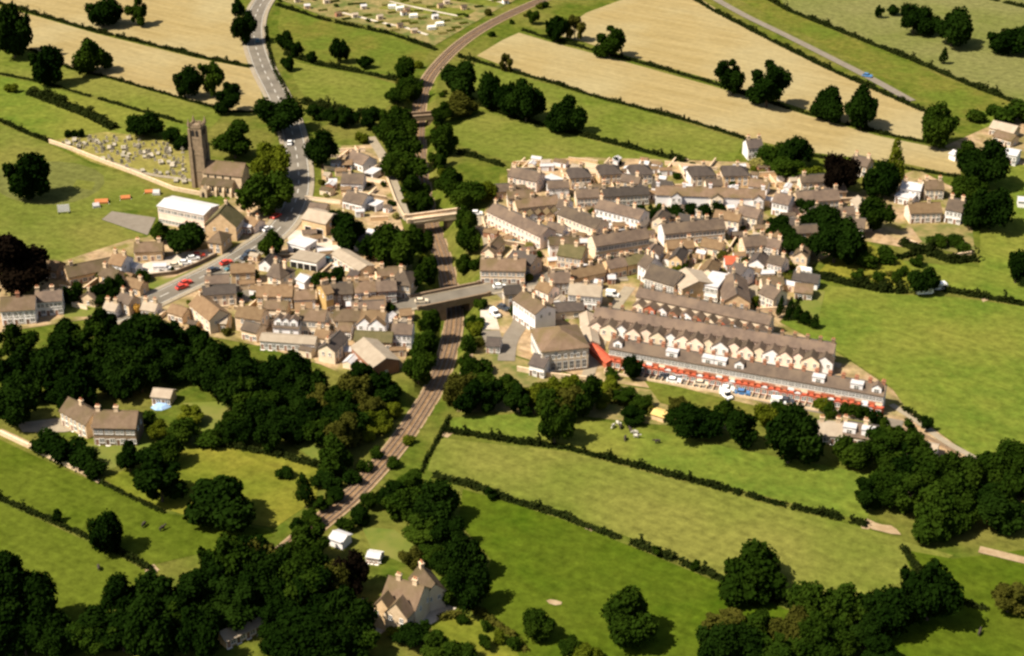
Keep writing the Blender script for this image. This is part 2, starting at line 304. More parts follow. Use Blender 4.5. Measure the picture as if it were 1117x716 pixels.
# village ground on both sides of the line, gardens and yards
field('village_yard', [(524,238),(545,204),(560,176),(640,172),(835,178),(880,200),(935,210),(1000,185),(1060,215),(1060,250),(985,270),(935,262),(875,296),(884,312),(868,330),(850,352),(918,388),(974,426),(990,448),(1058,497),(1020,505),(960,495),(880,474),(740,428),(640,414),(545,382),(528,345),(524,312),(528,280)], 'village_ground')
field('village_yard', [(-60,318),(60,288),(140,262),(160,259),(180,250),(222,238),(262,210),(282,224),(335,214),(350,160),(412,158),(430,215),(440,250),(452,300),(452,345),(448,378),(438,402),(400,420),(350,398),(285,378),(200,362),(100,348),(-60,372)], 'village_ground')
field('farmyard', [(1030,160),(1120,120),(1160,135),(1120,180),(1060,182)], 'village_ground', .05)
for k, (pts, mt) in enumerate([
    ([(355,160),(372,158),(370,195),(352,205)], 'lawn'), ([(330,180),(350,176),(352,215),(338,215)], 'rough_strip'), ([(340,368),(358,368),(372,390),(352,392)], 'lawn'),
    ([(310,372),(325,372),(345,395),(325,398)], 'garden_soil'), ([(70,330),(120,320),(140,330),(95,346),(70,346)], 'lawn'), ([(100,300),(140,295),(148,322),(105,325)], 'garden_soil'),
    ([(672,228),(708,222),(790,226),(790,236),(720,244),(676,240)], 'garden_soil'), ([(745,262),(800,255),(808,285),(760,282)], 'garden_soil'),
    ([(812,262),(850,270),(862,300),(820,290)], 'garden_soil'), ([(545,188),(560,190),(582,208),(560,215),(545,206)], 'rough_strip'),
    ([(855,345),(870,315),(900,318),(892,352)], 'lawn'), ([(940,262),(985,285),(1000,300),(990,316),(940,304),(890,300),(905,285)], 'pasture_dry'),
    ([(985,236),(1060,246),(1064,280),(1010,270)], 'garden_soil'), ([(600,332),(625,340),(620,352),(602,345)], 'lawn'),
    ([(700,412),(770,430),(860,452),(880,470),(800,462),(720,440)], 'rough_strip'), ([(455,368),(470,350),(468,390),(455,400)], 'rough_strip'),
    ([(560,240),(590,262),(586,268),(545,250)], 'garden_soil'), ([(146,312),(190,303),(238,284),(243,287),(205,304),(160,321)], 'lawn'), ([(246,304),(274,289),(280,290),(258,303)], 'lawn'),
    ([(880,445),(965,462),(985,480),(960,492),(890,470)], 'garden_soil')]):
    field('garden_patch', pts, mt, .085)
field('schoolyard', [(111,240),(122,231),(170,238),(161,257)], 'tarmac_pale', .10)
field('car_park', [(150,290),(200,276),(228,272),(236,278),(195,298),(165,303),(150,300)], 'pale_yard', .10)
field('mill_yard', [(524,338),(538,334),(545,360),(524,360)], 'pale_yard', .11)
field('mill_yard', [(524,361),(545,361),(552,382),(530,378)], 'tarmac_pale', .10)
field('forecourt', [(312,252),(342,252),(372,268),(408,292),(400,300),(350,292),(318,280)], 'pale_yard', .10)
field('patio', [(455,672),(488,660),(498,664),(470,682)], 'pale_yard', .12)
field('bare_earth', [(944,573),(952,570),(962,573),(972,574),(978,578),(983,584),(972,583),(960,580),(951,578)], 'dirt', .10)
field('bare_earth', [(596,656),(600,654.5),(607,655.5),(613,657.5),(612,660),(606,661),(599,659)], 'dirt', .10)
field('bare_earth', [(974,650),(979,649),(984,653),(979,660),(974,668),(968,671),(965,666),(971,659)], 'dirt', .10)
field('driveway', [(18,462),(80,455),(95,468),(70,472),(25,472)], 'pavement', .09)

# ------------------------------------------------------------ roads
def road(name, px, width, material='asphalt', z=.13, pave=0, line=False, kerb=True):
    z += .12; pts = resample(smooth([P(x, y) for x, y in px], 8), 3.0); mb = MB(); ribbon(mb, pts, -width/2, width/2, z)
    r = struct(mb.build(name, material, fix=False))
    if pave:
        for s in (-1, 1):
            mb = MB(); ribbon(mb, pts, *( (width/2, width/2 + pave) if s > 0 else (-width/2 - pave, -width/2)), z + .12, z0=0); struct(mb.build('pavement', 'pavement', fix=False))
    if line:
        mb = MB(); fine = resample(pts, 1.0)
        for i in range(0, len(fine) - 5, 9): ribbon(mb, fine[i:i+5], -.16, .16, z + .02)
        mb.build('road_marking', 'paint', r, fix=False)
        for e in (-1, 1):
            mb = MB(); ribbon(mb, fine, e*(width/2 - .45) - .1, e*(width/2 - .45) + .1, z + .02); mb.build('road_marking', 'paint', r, fix=False)
    return r
road('main_road', [(330,-40),(300,-14),(281,12),(277,40),(286,72),(302,104),(316,136),(323,166),(326,195),(323,218),(312,241),(296,258),(272,274),(244,291),(212,307),(178,323),(140,341),(105,352)], 8.6, line=True, pave=1.8)
road('bridge_road', [(420,340),(436,335),(480,326),(520,318.5),(560,311),(600,304),(640,296),(668,301),(690,300)], 6.6, line=False, pave=1.4, z=.14)
road('village_street', [(330,334),(380,340),(436,336)], 5, z=.12)
road('village_street', [(250,303),(262,318),(270,330)], 6, z=.12)
road('lane', [(404,150),(418,172),(427,195),(436,220),(446,240),(470,238.5),(502,233),(522,236),(530,254),(536,272),(548,290),(552,308)], 4.0, material='pavement', z=.12)
road('lane', [(548,318),(566,338),(568,352),(556,372),(552,395)], 5.5, material='tarmac_pale', z=.12)
road('lane', [(690,405),(740,415),(800,428),(860,441),(920,452),(985,464)], 4.5, material='tarmac_pale', z=.12)
road('lane', [(972,442),(1000,460),(1030,482),(1062,500),(1090,520)], 2.2, material='pavement', z=.12)
road('country_lane', [(740,-30),(772,-6),(810,16),(855,38),(905,63),(950,86),(995,111)], 4.4, material='tarmac_pale', z=.12)
road('back_street', [(640,414),(650,385),(660,362),(668,340),(690,310)], 4, material='pavement', z=.11)
road('back_lane', [(648,356),(720,366),(800,378),(870,390),(918,400)], 3.0, material='pavement', z=.11)
road('village_street', [(700,282),(716,262),(740,258),(800,252),(836,250),(862,284),(826,300),(818,330)], 4.5, material='pavement', z=.11)
road('farm_track', [(505,410),(512,388),(516,372)], 2.5, material='dirt', z=.10)
road('driveway', [(410,690),(430,676),(470,672),(490,662)], 3.2, material='pale_yard', z=.11)
road('driveway', [(392,655),(404,668),(424,676)], 2.4, material='pale_yard', z=.10)
road('farm_track', [(1068,600),(1117,612),(1160,622)], 3, material='dirt', z=.12)
road('farm_track', [(0,470),(30,484),(70,505),(110,527)], 1.6, material='dirt', z=.12)
road('churchyard_path', [(60,157),(110,174),(160,190),(200,196),(250,205),(285,220)], 2.2, material='pavement', z=.11)

# ------------------------------------------------------------ railway
mb = MB(); nn = normals2(rail_line)
for o0, o1, z in ((-3.3, 3.3, .12),): ribbon(mb, rail_line, o0, o1, z)
struct(mb.build('railway_ballast', 'ballast', fix=False))
mb = MB(); ribbon(mb, rail_line, 3.0, 3.5, .16); ribbon(mb, rail_line, -3.5, -3.0, .16)
struct(mb.build('railway_cess', 'dirt', fix=False))
for off, lab in ((-1.55, 'railway track on the church side of the double line'), (1.55, 'railway track on the mill side of the double line')):
    off = -off
    t = thing('railway_track', lab, 'railway track', rail_line[0], 0, 'the two parallel railway tracks')
    base = rail_line[0]; loc = [p - base for p in rail_line]
    for g in (-.72, .72):
        mb = MB(); ribbon(mb, loc, off + g - .09, off + g + .09, .42, z0=.15); mb.build('rail', 'rail_steel', t, fix=False)
    mb = MB(); fine = resample(loc, .85); fn = normals2(fine)
    for p, n in zip(fine, fn):
        d = Vector((n.y, -n.x, 0)) * .14; a = p + n*(off - 1.25); b = p + n*(off + 1.25)
        mb.quad(*[(q.x, q.y, q.z + .24) for q in (a - d, b - d, b + d, a + d)])
    s = mb.build('sleeper', 'sleeper', t, fix=False); s['kind'] = 'stuff'
# bridges: deck, two parapets, two abutments
def bridge(name, a_px, b_px, width, label, wallm, par_h=1.2, thick=1.1):
    a, b = P(*a_px), P(*b_px); c = (a + b) / 2; d = b - a; L = d.length
    t = thing(name, label, 'bridge', (c.x, c.y, 0), math.atan2(d.y, d.x))
    rc = min(rail_line, key=lambda p: (p.x - c.x)**2 + (p.y - c.y)**2); dep = -rc.z
    mb = MB(); mb.box(-L/2, L/2, -width/2, width/2, -thick, .2); mb.build('deck', wallm, t)
    for s in (-1, 1):
        mb = MB(); y = s * (width/2 - .25); mb.box(-L/2, L/2, y - .25, y + .25, .2, par_h); mb.box(-L/2 - .1, L/2 + .1, y - .36, y + .36, par_h, par_h + .18)
        for e in (-1, 1): mb.box(e*L/2 - .6, e*L/2 + .6, y - .5, y + .5, -.2, par_h + .45)
        mb.build('parapet', wallm, t)
    u = Vector((math.cos(t.rotation_euler.z), math.sin(t.rotation_euler.z), 0)); xc = (Vector((rc.x, rc.y, 0)) - Vector((c.x, c.y, 0))).dot(u)
    for s in (-1, 1):
        mb = MB(); x0 = xc + s * 4.3; x1 = xc + s * 10.2; mb.box(min(x0, x1), max(x0, x1), -width/2 + .1, width/2 - .1, -dep - .5, -thick)
        mb.build('abutment', 'stone_dark', t)
    return t
bridge('road_bridge', (452,332.2), (528,317), 9.6, 'wide stone bridge carrying the grey village road over the railway cutting', 'stone_dark')
bridge('lane_bridge', (444,240.8), (504,232.7), 5.0, 'narrow pale bridge carrying the lane over the railway behind the white houses', 'stone')
bridge('farm_bridge', (437,129), (476,126), 5.0, 'small brown farm bridge over the railway among the trees', 'stone_dark')

# ------------------------------------------------------------ plants
rng = random.Random(11)
def rdir():
    while True:
        v = Vector((rng.uniform(-1,1), rng.uniform(-1,1), rng.uniform(-1,1)))
        if .05 < v.length < 1: return v.normalized()
def crown_mesh(name, nb, per, kind):
    blobs = []
    if kind == 'round':
        blobs.append((Vector((rng.uniform(-.12,.12), rng.uniform(-.12,.12), -.08)), .42)); lean = rdir() * .14
        for k in range(nb):
            d = rdir(); r = rng.uniform(.38, .86); p = Vector((d.x * r, d.y * r, d.z * r * (.9 if d.z > 0 else .7))) + lean * d.z
            blobs.append((p, rng.choice((rng.uniform(.12, .22), rng.uniform(.18, .34), rng.uniform(.24, .40))) * (1.15 - .35 * r)))
    elif kind == 'sparse':
        for k in range(nb):
            d = rdir(); r = rng.uniform(.4, .85); blobs.append((Vector((d.x*r, d.y*r, d.z*r)), rng.uniform(.14, .26)))
    elif kind == 'cone':
        for k in range(nb):
            z = -1 + 2 * k / nb; rr = .78 * (1 - (z + 1) / 2) ** .8; a = rng.uniform(0, 6.28)
            blobs.append((Vector((math.cos(a)*rr*.6, math.sin(a)*rr*.6, z)), .14 + rr * .45))
    elif kind == 'bush':
        for k in range(nb):
            d = rdir(); r = rng.uniform(.3, .62); blobs.append((Vector((d.x*r, d.y*r, d.z*r)), rng.uniform(.3, .44)))
    vs, fs = [], []
    tot = sum(b[1]**2 for b in blobs)
    for (c, r) in blobs:
        for k in range(int(per * r * r / tot)):
            d = rdir(); p = c + d * r * (rng.uniform(.7, 1.06) if rng.random() < .68 else rng.uniform(.95, 1.42))
            if any((p - c2).length < r2 * .72 for c2, r2 in blobs if c2 is not c): continue
            n = (d + rdir() * .95 + Vector((0,0,.25))).normalized(); a = n.orthogonal().normalized(); b = n.cross(a)
            ang = rng.uniform(0, 6.28); a, b = a * math.cos(ang) + b * math.sin(ang), b * math.cos(ang) - a * math.sin(ang)
            s = rng.uniform(.035, .075) * (1.5 if kind == 'bush' else 1); i = len(vs)
            for (u, v) in ((-1,-.6),(0,-1),(1,-.1),(.3,1),(-.8,.6)): vs.append(p + (a * u + b * v) * s + n * rng.uniform(-.01,.01))
            fs.append((i, i+1, i+2, i+3, i+4))
    A = np.array([tuple(v) for v in vs]); lo, hi = A.min(0), A.max(0); A = (A - (lo + hi) / 2) / ((hi - lo) / 2)
    me = bpy.data.meshes.new(name); me.from_pydata(A.tolist(), [], fs); me.update(); return me
def trunk_mesh(name):                          # unit: foot at z 0, crown centre at z 1; limbs spread into the crown
    mb = MB(); mb.tube((0,0,-.05), (.02,.01,.35), .085, .062, 7); mb.tube((.02,.01,.35), (0,.02,.95), .062, .03, 7)
    for k in range(6):
        a = k * 1.05 + rng.uniform(-.3,.3); z0 = rng.uniform(.35,.7); r = rng.uniform(.3,.5)
        mid = (math.cos(a)*r*.5, math.sin(a)*r*.5, z0 + .2); mb.tube((.015,.01,z0), mid, .035, .024, 5); mb.tube(mid, (math.cos(a)*r, math.sin(a)*r, z0 + rng.uniform(.35,.6)), .024, .01, 5)
    return mb.mesh(name, 'bark')
CROWNS = {'round': [crown_mesh('crown', rng.randint(13, 28), 9500, 'round') for k in range(12)], 'sparse': [crown_mesh('crown', 22, 5000, 'sparse') for k in range(3)],
          'cone': [crown_mesh('crown', 16, 4500, 'cone') for k in range(2)], 'bush': [crown_mesh('foliage', 9, 2200, 'bush') for k in range(5)]}
CACHE = {}
def with_mat(me, m):
    k = (me.name, m)
    if k not in CACHE:
        c = me.copy(); c.materials.clear(); c.materials.append(M[m]); CACHE[k] = c
    return CACHE[k]
TRUNKS = [trunk_mesh('trunk') for k in range(4)]
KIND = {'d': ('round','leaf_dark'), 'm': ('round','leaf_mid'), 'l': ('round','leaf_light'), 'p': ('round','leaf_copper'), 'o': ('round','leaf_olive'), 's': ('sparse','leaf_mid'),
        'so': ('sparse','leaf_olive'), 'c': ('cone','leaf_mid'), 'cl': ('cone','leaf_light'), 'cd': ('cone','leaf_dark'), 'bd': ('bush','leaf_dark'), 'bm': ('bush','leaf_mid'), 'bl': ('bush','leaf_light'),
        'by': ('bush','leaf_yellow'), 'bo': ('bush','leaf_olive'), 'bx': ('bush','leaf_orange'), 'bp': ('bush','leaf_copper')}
def tree(cx, cy, w, h, kind, label, group=None, cat=None):
    shape, lm = KIND[kind]; low = shape == 'bush'; st = math.sin(PITCH)
    p = P(cx, cy, 5)
    for it in range(4):
        s = scale_at(p); b = w / 2 / s; c = math.sqrt(max((h / 2 / s)**2 - (b * st)**2, (b * .55)**2)) / math.cos(PITCH)
        c = min(c, b * (2.9 if shape == 'cone' else 1.35)); zc = c * (.92 if low else 1.0) + (0 if low else .25); p = P(cx, cy, zc)
        g = hz(p.x, p.y); p = P(cx, cy, zc + g)
    g = hz(p.x, p.y)
    t = thing('shrub' if low else ('conifer_tree' if shape == 'cone' else 'broadleaf_tree'), label, cat or ('bush' if low else 'tree'), (p.x, p.y, g), rng.uniform(0, 6.28), group)
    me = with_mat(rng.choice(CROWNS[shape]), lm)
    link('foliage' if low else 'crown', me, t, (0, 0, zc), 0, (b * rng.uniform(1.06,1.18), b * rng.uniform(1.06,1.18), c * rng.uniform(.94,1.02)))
    if not low: link('trunk', rng.choice(TRUNKS), t, (0, 0, 0), 0, (b * .75, b * .75, zc))
    return t
def inside(x, y, poly):
    r = False; j = len(poly) - 1
    for i in range(len(poly)):
        (xi, yi), (xj, yj) = poly[i], poly[j]
        if (yi > y) != (yj > y) and x < (xj - xi) * (y - yi) / (yj - yi) + xi: r = not r
        j = i
    return r
KEEP = [(236,660,288,702), (60,425,158,486), (160,414,194,450)]
def wood(poly, sp, kinds, label, group, asp=.95):
    xs = [p[0] for p in poly]; ys = [p[1] for p in poly]; y = min(ys); row = 0
    while y < max(ys):
        x = min(xs) + (row % 2) * sp * .5
        while x < max(xs):
            jx, jy = x + rng.uniform(-.25,.25) * sp, y + rng.uniform(-.2,.2) * sp
            if inside(jx, jy, poly) and not any(x0 - sp*.3 < jx < x1 + sp*.3 and y0 < jy < y1 + sp*.4 for x0, y0, x1, y1 in KEEP):
                w = sp * rng.uniform(1.1, 1.65); tree(jx, jy, w, w * asp * rng.uniform(.9,1.2), rng.choice(kinds), label, group)
            x += sp
        y += sp * .62; row += 1
def hedge(px, h, w, label, lm='leaf_hedge', gaps=0.06, name='hedge', cat='hedge', group=None):
    w *= .78; pts = resample([P(x, y) for x, y in px], .8)
    if len(pts) < 3: return
    base = pts[len(pts) // 2].copy(); nn = normals2(pts); vs, fs = [], []; ph = rng.uniform(0, 9)
    dist = np.array([(p.x, p.y) for p in pts]); zz = height(dist[:, 0], dist[:, 1])
    gap = -1; prof = []
    for i in range(len(pts)):
        if rng.random() < gaps * .16: gap = i + rng.randint(1, 4)
        prof.append(0 if i < gap else max(.25, .74 + .34 * math.sin(i * .13 + ph) * math.sin(i * .041 + 2 * ph) + .2 * math.sin(i * .47 + 3 * ph) + rng.uniform(-.2, .2) + (.9 if rng.random() < .025 else 0)))
    for i, p in enumerate(pts):
        k = prof[i]
        if k <= 0: continue
        hh = h * k; ww = w * (.7 + .3 * k)
        for q in range(int(10 + 6 * h)):
            a = rng.uniform(-.25, math.pi + .25); rr = rng.uniform(.78, 1.1)
            d = nn[i] * (math.cos(a) * ww / 2 * rr) + Vector((0, 0, max(.05, math.sin(a) * hh * rr)))
            c = p - base + d + Vector((rng.uniform(-.5,.5), rng.uniform(-.5,.5), zz[i]))
            n = (d.normalized() + rdir() * .7).normalized(); u = n.orthogonal().normalized(); v = n.cross(u); s = rng.uniform(.22, .46) * min(1.2, .55 + .25 * h); j = len(vs)
            for (e, f) in ((-1,-.6),(.9,-.8),(.7,.9),(-.8,.7)): vs.append(tuple(c + (u * e + v * f) * s))
            fs.append((j, j+1, j+2, j+3))
        if i + 1 < len(pts) and prof[i+1] > 0:           # woody inside
            for e in (-1, 1):
                a, b = p - base + nn[i]*e*ww*.33, pts[i+1] - base + nn[i+1]*e*ww*.33; j = len(vs)
                vs += [(a.x,a.y,zz[i]), (b.x,b.y,zz[i]), (p.x-base.x+(b.x-a.x), p.y-base.y+(b.y-a.y), hh*.85+zz[i]), (p.x-base.x, p.y-base.y, hh*.85+zz[i])]; fs.append((j, j+1, j+2, j+3))
    me = bpy.data.meshes.new(name); me.from_pydata(vs, [], fs); me.materials.append(M[lm]); me.update()
    return tag(link(name, me, None, base), label, cat, group)
def stone_wall(px, h, th, label, material='stone', name='stone_wall'):
    pts = resample([P(x, y) for x, y in px], 1.5); base = pts[0].copy(); base.z = 0; loc = [p - base for p in pts]
    t = thing(name, label, 'wall', base)
    mb = MB(); ribbon(mb, loc, -th/2, th/2, h, z0=-.2); mb.build('masonry', material, t)
    mb = MB(); ribbon(mb, loc, -th/2 - .06, th/2 + .06, h + .12, z0=h + .003); mb.build('coping', material, t)
    return t

# ------------------------------------------------------------ buildings
def window_mesh(w, h, fm='frame_white'):           # stands on the wall plane y = 0, outside is -y
    mb = MB(); f = .11
    mb.box(-w/2 - .02, w/2 + .02, -.03, .02, 0, h, 1)
    mb.box(-w/2 - f, -w/2, -.09, .02, -.05, h + f, 0); mb.box(w/2, w/2 + f, -.09, .02, -.05, h + f, 0)
    mb.box(-w/2, w/2, -.09, .02, h, h + f, 0); mb.box(-w/2 - .2, w/2 + .2, -.16, .02, -.2, -.05, 0)
    mb.box(-.05, .05, -.07, -.031, 0, h, 0); mb.box(-w/2, -.05, -.07, -.031, h*.5 - .04, h*.5 + .04, 0); mb.box(.05, w/2, -.07, -.031, h*.5 - .04, h*.5 + .04, 0)
    return mb.mesh('window', [fm, 'glass'])
WIN = {'n': window_mesh(.85, 1.2), 'w': window_mesh(1.3, 1.2), 't': window_mesh(1.2, 2.6), 's': window_mesh(.75, 1.0)}
def door_mesh():
    mb = MB(); mb.box(-.48, .48, -.05, .02, 0, 2.0, 1); mb.box(-.6, -.48, -.1, .02, 0, 2.12, 0); mb.box(.48, .6, -.1, .02, 0, 2.12, 0); mb.box(-.48, .48, -.1, .02, 2.0, 2.12, 0)
    mb.box(-.7, .7, -.5, .02, -.2, .04, 0); return mb.mesh('door', ['frame_white', 'door_paint'])
DOOR = door_mesh()
def big_door_mesh():
    mb = MB(); mb.box(-1.3, 1.3, -.04, .02, 0, 2.3, 1); mb.box(-1.45, -1.3, -.1, .02, 0, 2.45, 0); mb.box(1.3, 1.45, -.1, .02, 0, 2.45, 0); mb.box(-1.3, 1.3, -.1, .02, 2.3, 2.45, 0); return mb.mesh('garage_door', ['frame_white', 'dark_void'])
BIGDOOR = big_door_mesh()
def chimney_mesh(m):
    mb = MB(); mb.box(-.55, .55, -.38, .38, -1.2, 1.25); mb.box(-.66, .66, -.48, .48, 1.25, 1.5); return mb.mesh('chimney', m)
CHIM = {k: chimney_mesh(k) for k in ('stone', 'stone_dark', 'brick_brown', 'stone_tan', 'white', 'cream')}
mb = MB(); mb.tube((0,0,0), (0,0,.55), .16, .13, 8); mb.tube((0,0,.55), (0,0,.65), .17, .17, 8); POT = mb.mesh('chimney_pot', 'pot')
def roof_gable(L, w, he, hr, oh=.35, ov=.3, th=.2):
    mb = MB(); sl = (hr - he) / (w / 2); n = Vector((sl, 1)).normalized()
    for s in (-1, 1):
        y1 = s * (w/2 + oh); z1 = he - sl * oh
        mb.prism([(0, hr), (y1, z1), (y1, z1 + th), (0, hr + th)], -L/2 - ov, L/2 + ov, 0)
    mb.prism([(-.2, hr + th - .12), (.2, hr + th - .12), (.1, hr + th + .12), (-.1, hr + th + .12)], -L/2 - ov - .01, L/2 + ov + .01, 0, 1)
    return mb
def roof_hip(L, w, he, hr, hip, oh=.4):
    mb = MB(); a, b = -L/2, L/2; W = w/2 + oh; z = he - .1
    e0 = a - (oh if hip[0] else .3); e1 = b + (oh if hip[1] else .3); r0 = a + w * .42 if hip[0] else e0; r1 = b - w * .42 if hip[1] else e1
    if r0 > r1: r0 = r1 = (r0 + r1) / 2
    V = [(e0,-W,z),(e1,-W,z),(e1,W,z),(e0,W,z),(r0,0,hr+.15),(r1,0,hr+.15)]; B = [(p[0],p[1],p[2]-.2) for p in V[:4]]
    for f in ((0,1,5,4),(2,3,4,5),(1,2,5),(3,0,4)): mb.quad(*[V[k] for k in f])
    for k in range(4): mb.quad(B[k], B[(k+1)%4], V[(k+1)%4], V[k])
    mb.quad(*reversed(B)); return mb
FOOT = []
def building(A, Bp, w, he, hr, wall, roof, label, name='house', cat='house', hip=(0,0), flat=False, ch=None, chm='stone', units=None, win='n', end_l=None, end_r=None,
             dorm=(), wings=None, bays=False, porch=None, sides=(-1, 1), door=True, group=None, openings=None, yards=None, endwin=True, ledge=True, band=None):
    if not flat: w *= .9; hr = he + (hr - he) * .8
    a, b = P(*A, hr), P(*Bp, hr); d = b - a; L = max(d.length, 2.5); c = (a + b) / 2; rz = math.atan2(d.y, d.x)
    t = thing(name, label, cat, (c.x, c.y, 0), rz, group); FOOT.append((c.x, c.y, rz, L, w))
    mb = MB()
    if flat: mb.box(-L/2, L/2, -w/2, w/2, -.3, he)
    elif any(hip): 
        mb.box(-L/2, L/2, -w/2, w/2, -.3, he - .15)
        for e in (0, 1):
            if not hip[e]: mb.prism([(-w/2, he - .15), (w/2, he - .15), (0, hr)], *((-L/2, -L/2 + .4) if e == 0 else (L/2 - .4, L/2)), 0)
    else: mb.prism([(-w/2, -.3), (w/2, -.3), (w/2, he), (0, hr), (-w/2, he)], -L/2, L/2, 0)
    mb.build('wall', wall, t)
    if flat:
        mb = MB(); mb.box(-L/2 - .25, L/2 + .25, -w/2 - .25, w/2 + .25, he, he + .3); r = mb.build('roof', roof, t)
    elif any(hip): r = roof_hip(L, w, he, hr, hip).build('roof', roof, t)
    else: r = roof_gable(L, w, he, hr).build('roof', [roof, 'lead' if roof in ('slate','slate_dark') else roof], t)
    for e, m_ in ((-1, end_l), (1, end_r)):                 # gable end in another finish; the manor's paler one stands for sunlight
        if m_:
            mb = MB(); x = e * L/2; mb.prism([(-w/2, -.2), (w/2, -.2), (w/2, he - .05), (0, hr - .08), (-w/2, he - .05)], min(x, x + e*.12), max(x, x + e*.12), 0); mb.build('gable_wall', m_, t)
    n = units or max(1, round(L / 6.2)); u = L / n
    two = he > 4.3
    def put(me, nm, x, side, z, par=None): return link(nm, me, par or t, (x, side * (w/2 + .01), z), 0 if side < 0 else math.pi)
    if win:
        for side in sides:
            if wings and wings.get('side') == side: continue
            for k in range(n):
                x0 = -L/2 + k * u; m1, m2 = x0 + u * .27, x0 + u * .72
                if win == 't': 
                    for q in (.2, .5, .8): put(WIN['t'], 'window', x0 + u*q, side, he * .3); put(WIN['n'], 'window', x0 + u*q, side, he - 2.1)
                    continue
                if openings and side < 0: put(BIGDOOR, 'garage_door', x0 + u*.5, side, .02); continue
                if band and side < 0: 
                    put(WIN['n'], 'window', m1, side, he - 2.0); put(WIN['n'], 'window', m2, side, he - 2.0); continue
                if two:
                    put(WIN['n'], 'window', m1, side, he - 2.05); put(WIN[win], 'window', m2, side, he - 2.05)
                put(WIN['w'] if not bays else WIN['n'], 'window', m2, side, 1.0 if he > 2.9 else .8)
                if door: put(DOOR, 'door', m1, side, .02)
                else: put(WIN[win], 'window', m1, side, 1.0)
        if endwin and not flat and hr - he > 1.5:
            for e in (-1, 1):
                for yy, zz in (((-w*.2, he - 1.9), (w*.2, he - 1.9)) if two else ((0, .9),)):
                    link('window', WIN['s'], t, (e * (L/2 + (.13 if (end_l if e < 0 else end_r) else .01)), yy, zz), e * math.pi / 2)
    fr = ch if ch is not None else ([] if flat else [k / n for k in range(n + 1)][::2] if n > 2 else [0.06, .94][:n + 1])
    for f in fr:
        x = -L/2 + .6 + (L - 1.2) * f; cm = link('chimney', CHIM[chm], t, (x, 0, hr + .05), 0, (1.0, 1.1, .85) if n > 15 else (1.1, 1.15, 1.0))
        for q in (-.26, .26): link('chimney_pot', POT, cm, (q, 0, 1.5))
    for (f, kind, m_) in dorm:                                  # dormers on the near slope
        x = -L/2 + L * f; sl = (hr - he) / (w/2); y0 = -w * .43; z0 = hr - sl * w * .43; ww = 1.8 if kind == 'f' else 1.4; top = min(hr + .05, z0 + 2.0)
        mb = MB(); mb.box(x - ww, x + ww, y0, -.3, z0 - .6, top)
        if kind == 'g': mb.prism([(x - ww, top), (x + ww, top), (x, top + 1.1)], y0, -.3, 1)
        dm = mb.build('dormer', m_, t)
        mb = MB()
        if kind == 'f': mb.box(x - ww - .15, x + ww + .15, y0 - .2, -.2, top + .003, top + .16)
        else:
            for s in (-1, 1): mb.prism([(x, top + 1.1), (x + s*(ww + .2), top - .15), (x + s*(ww + .2), top + .02), (x, top + 1.28)], y0 - .2, -.2, 1)
        mb.build('dormer_roof', 'white_roof' if kind == 'f' else roof, dm)
        link('window', WIN['w'], dm, (x, y0 - .01, z0 + .12))
    if wings:                                                   # rear outriggers, one per pair of houses
        s = wings.get('side', -1); dp = wings.get('depth', 5); ww = wings.get('w', u * 1.1); wh = wings.get('he', he * .8); wr = wings.get('hr', he + .9); k = wings.get('start', .5)
        i = 0
        while k < n:
            x = -L/2 + k * u; y0 = s * w/2; y1 = s * (w/2 + dp * (1 + .12 * math.sin(i * 2.7))); m_ = wings['mats'][i % len(wings['mats'])]
            W_ = ww * (1 + .1 * math.sin(i * 1.9)); mb = MB(); mb.prism([(x - W_/2, -.2), (x + W_/2, -.2), (x + W_/2, wh), (x, wr), (x - W_/2, wh)], *sorted((y0, y1)), 1); wg = mb.build('rear_wing', m_, t)
            mb = MB(); sl = (wr - wh) / (W_/2)
            for q in (-1, 1): mb.prism([(x, wr), (x + q*(W_/2 + .2), wh - sl*.2), (x + q*(W_/2 + .2), wh - sl*.2 + .16), (x, wr + .16)], *sorted((y0 - s * .002, y1 + s * .2)), 1)
            mb.build('wing_roof', roof, wg)
            for q in (-.25, .25): link('window', WIN['n'], wg, (x + q * W_, y1 + s*.01, wh - 1.8), 0 if s < 0 else math.pi)
            k += wings.get('step', 2); i += 1
    if yards:                                                   # walled yards behind or before each house
        s = yards.get('side', -1); dp = yards.get('depth', 9); y0 = s * (w/2 + .05); y1 = s * (w/2 + dp); h = yards.get('h', 1.7); ym = yards.get('mat', 'stone')
        for k in range(n + 1):
            x = -L/2 + k * u; mb = MB(); mb.box(x - .15, x + .15, *sorted((y0, y1)), -.2, h + .1 * math.sin(k * 2.3)); mb.build('yard_wall', ym, t)
        for k in range(n):
            x0 = -L/2 + k * u + .15; x1 = x0 + u - .3; mb = MB(); mb.box(x0, x1 - 1.2, *sorted((y1, y1 - s*.25)), -.2, h - .1); mb.build('yard_wall', ym, t)
            if (k * 7) % 3 != 1 and yards.get('sheds', True):
                mb = MB(); q = y1 - s * 2.4; mb.box(x0 + .02, x0 + 2.0, *sorted((y1 - s*.3, q)), 0, 2.1); mb.box(x0 - .05, x0 + 2.15, *sorted((y1 - s*.15, q - s*.15)), 2.103, 2.25, 1)
                mb.build('outhouse', [('stone', 'brick_brown', 'white')[k % 3], ('slate', 'white_roof', 'pale_roof')[(k * 5) % 3]], t)
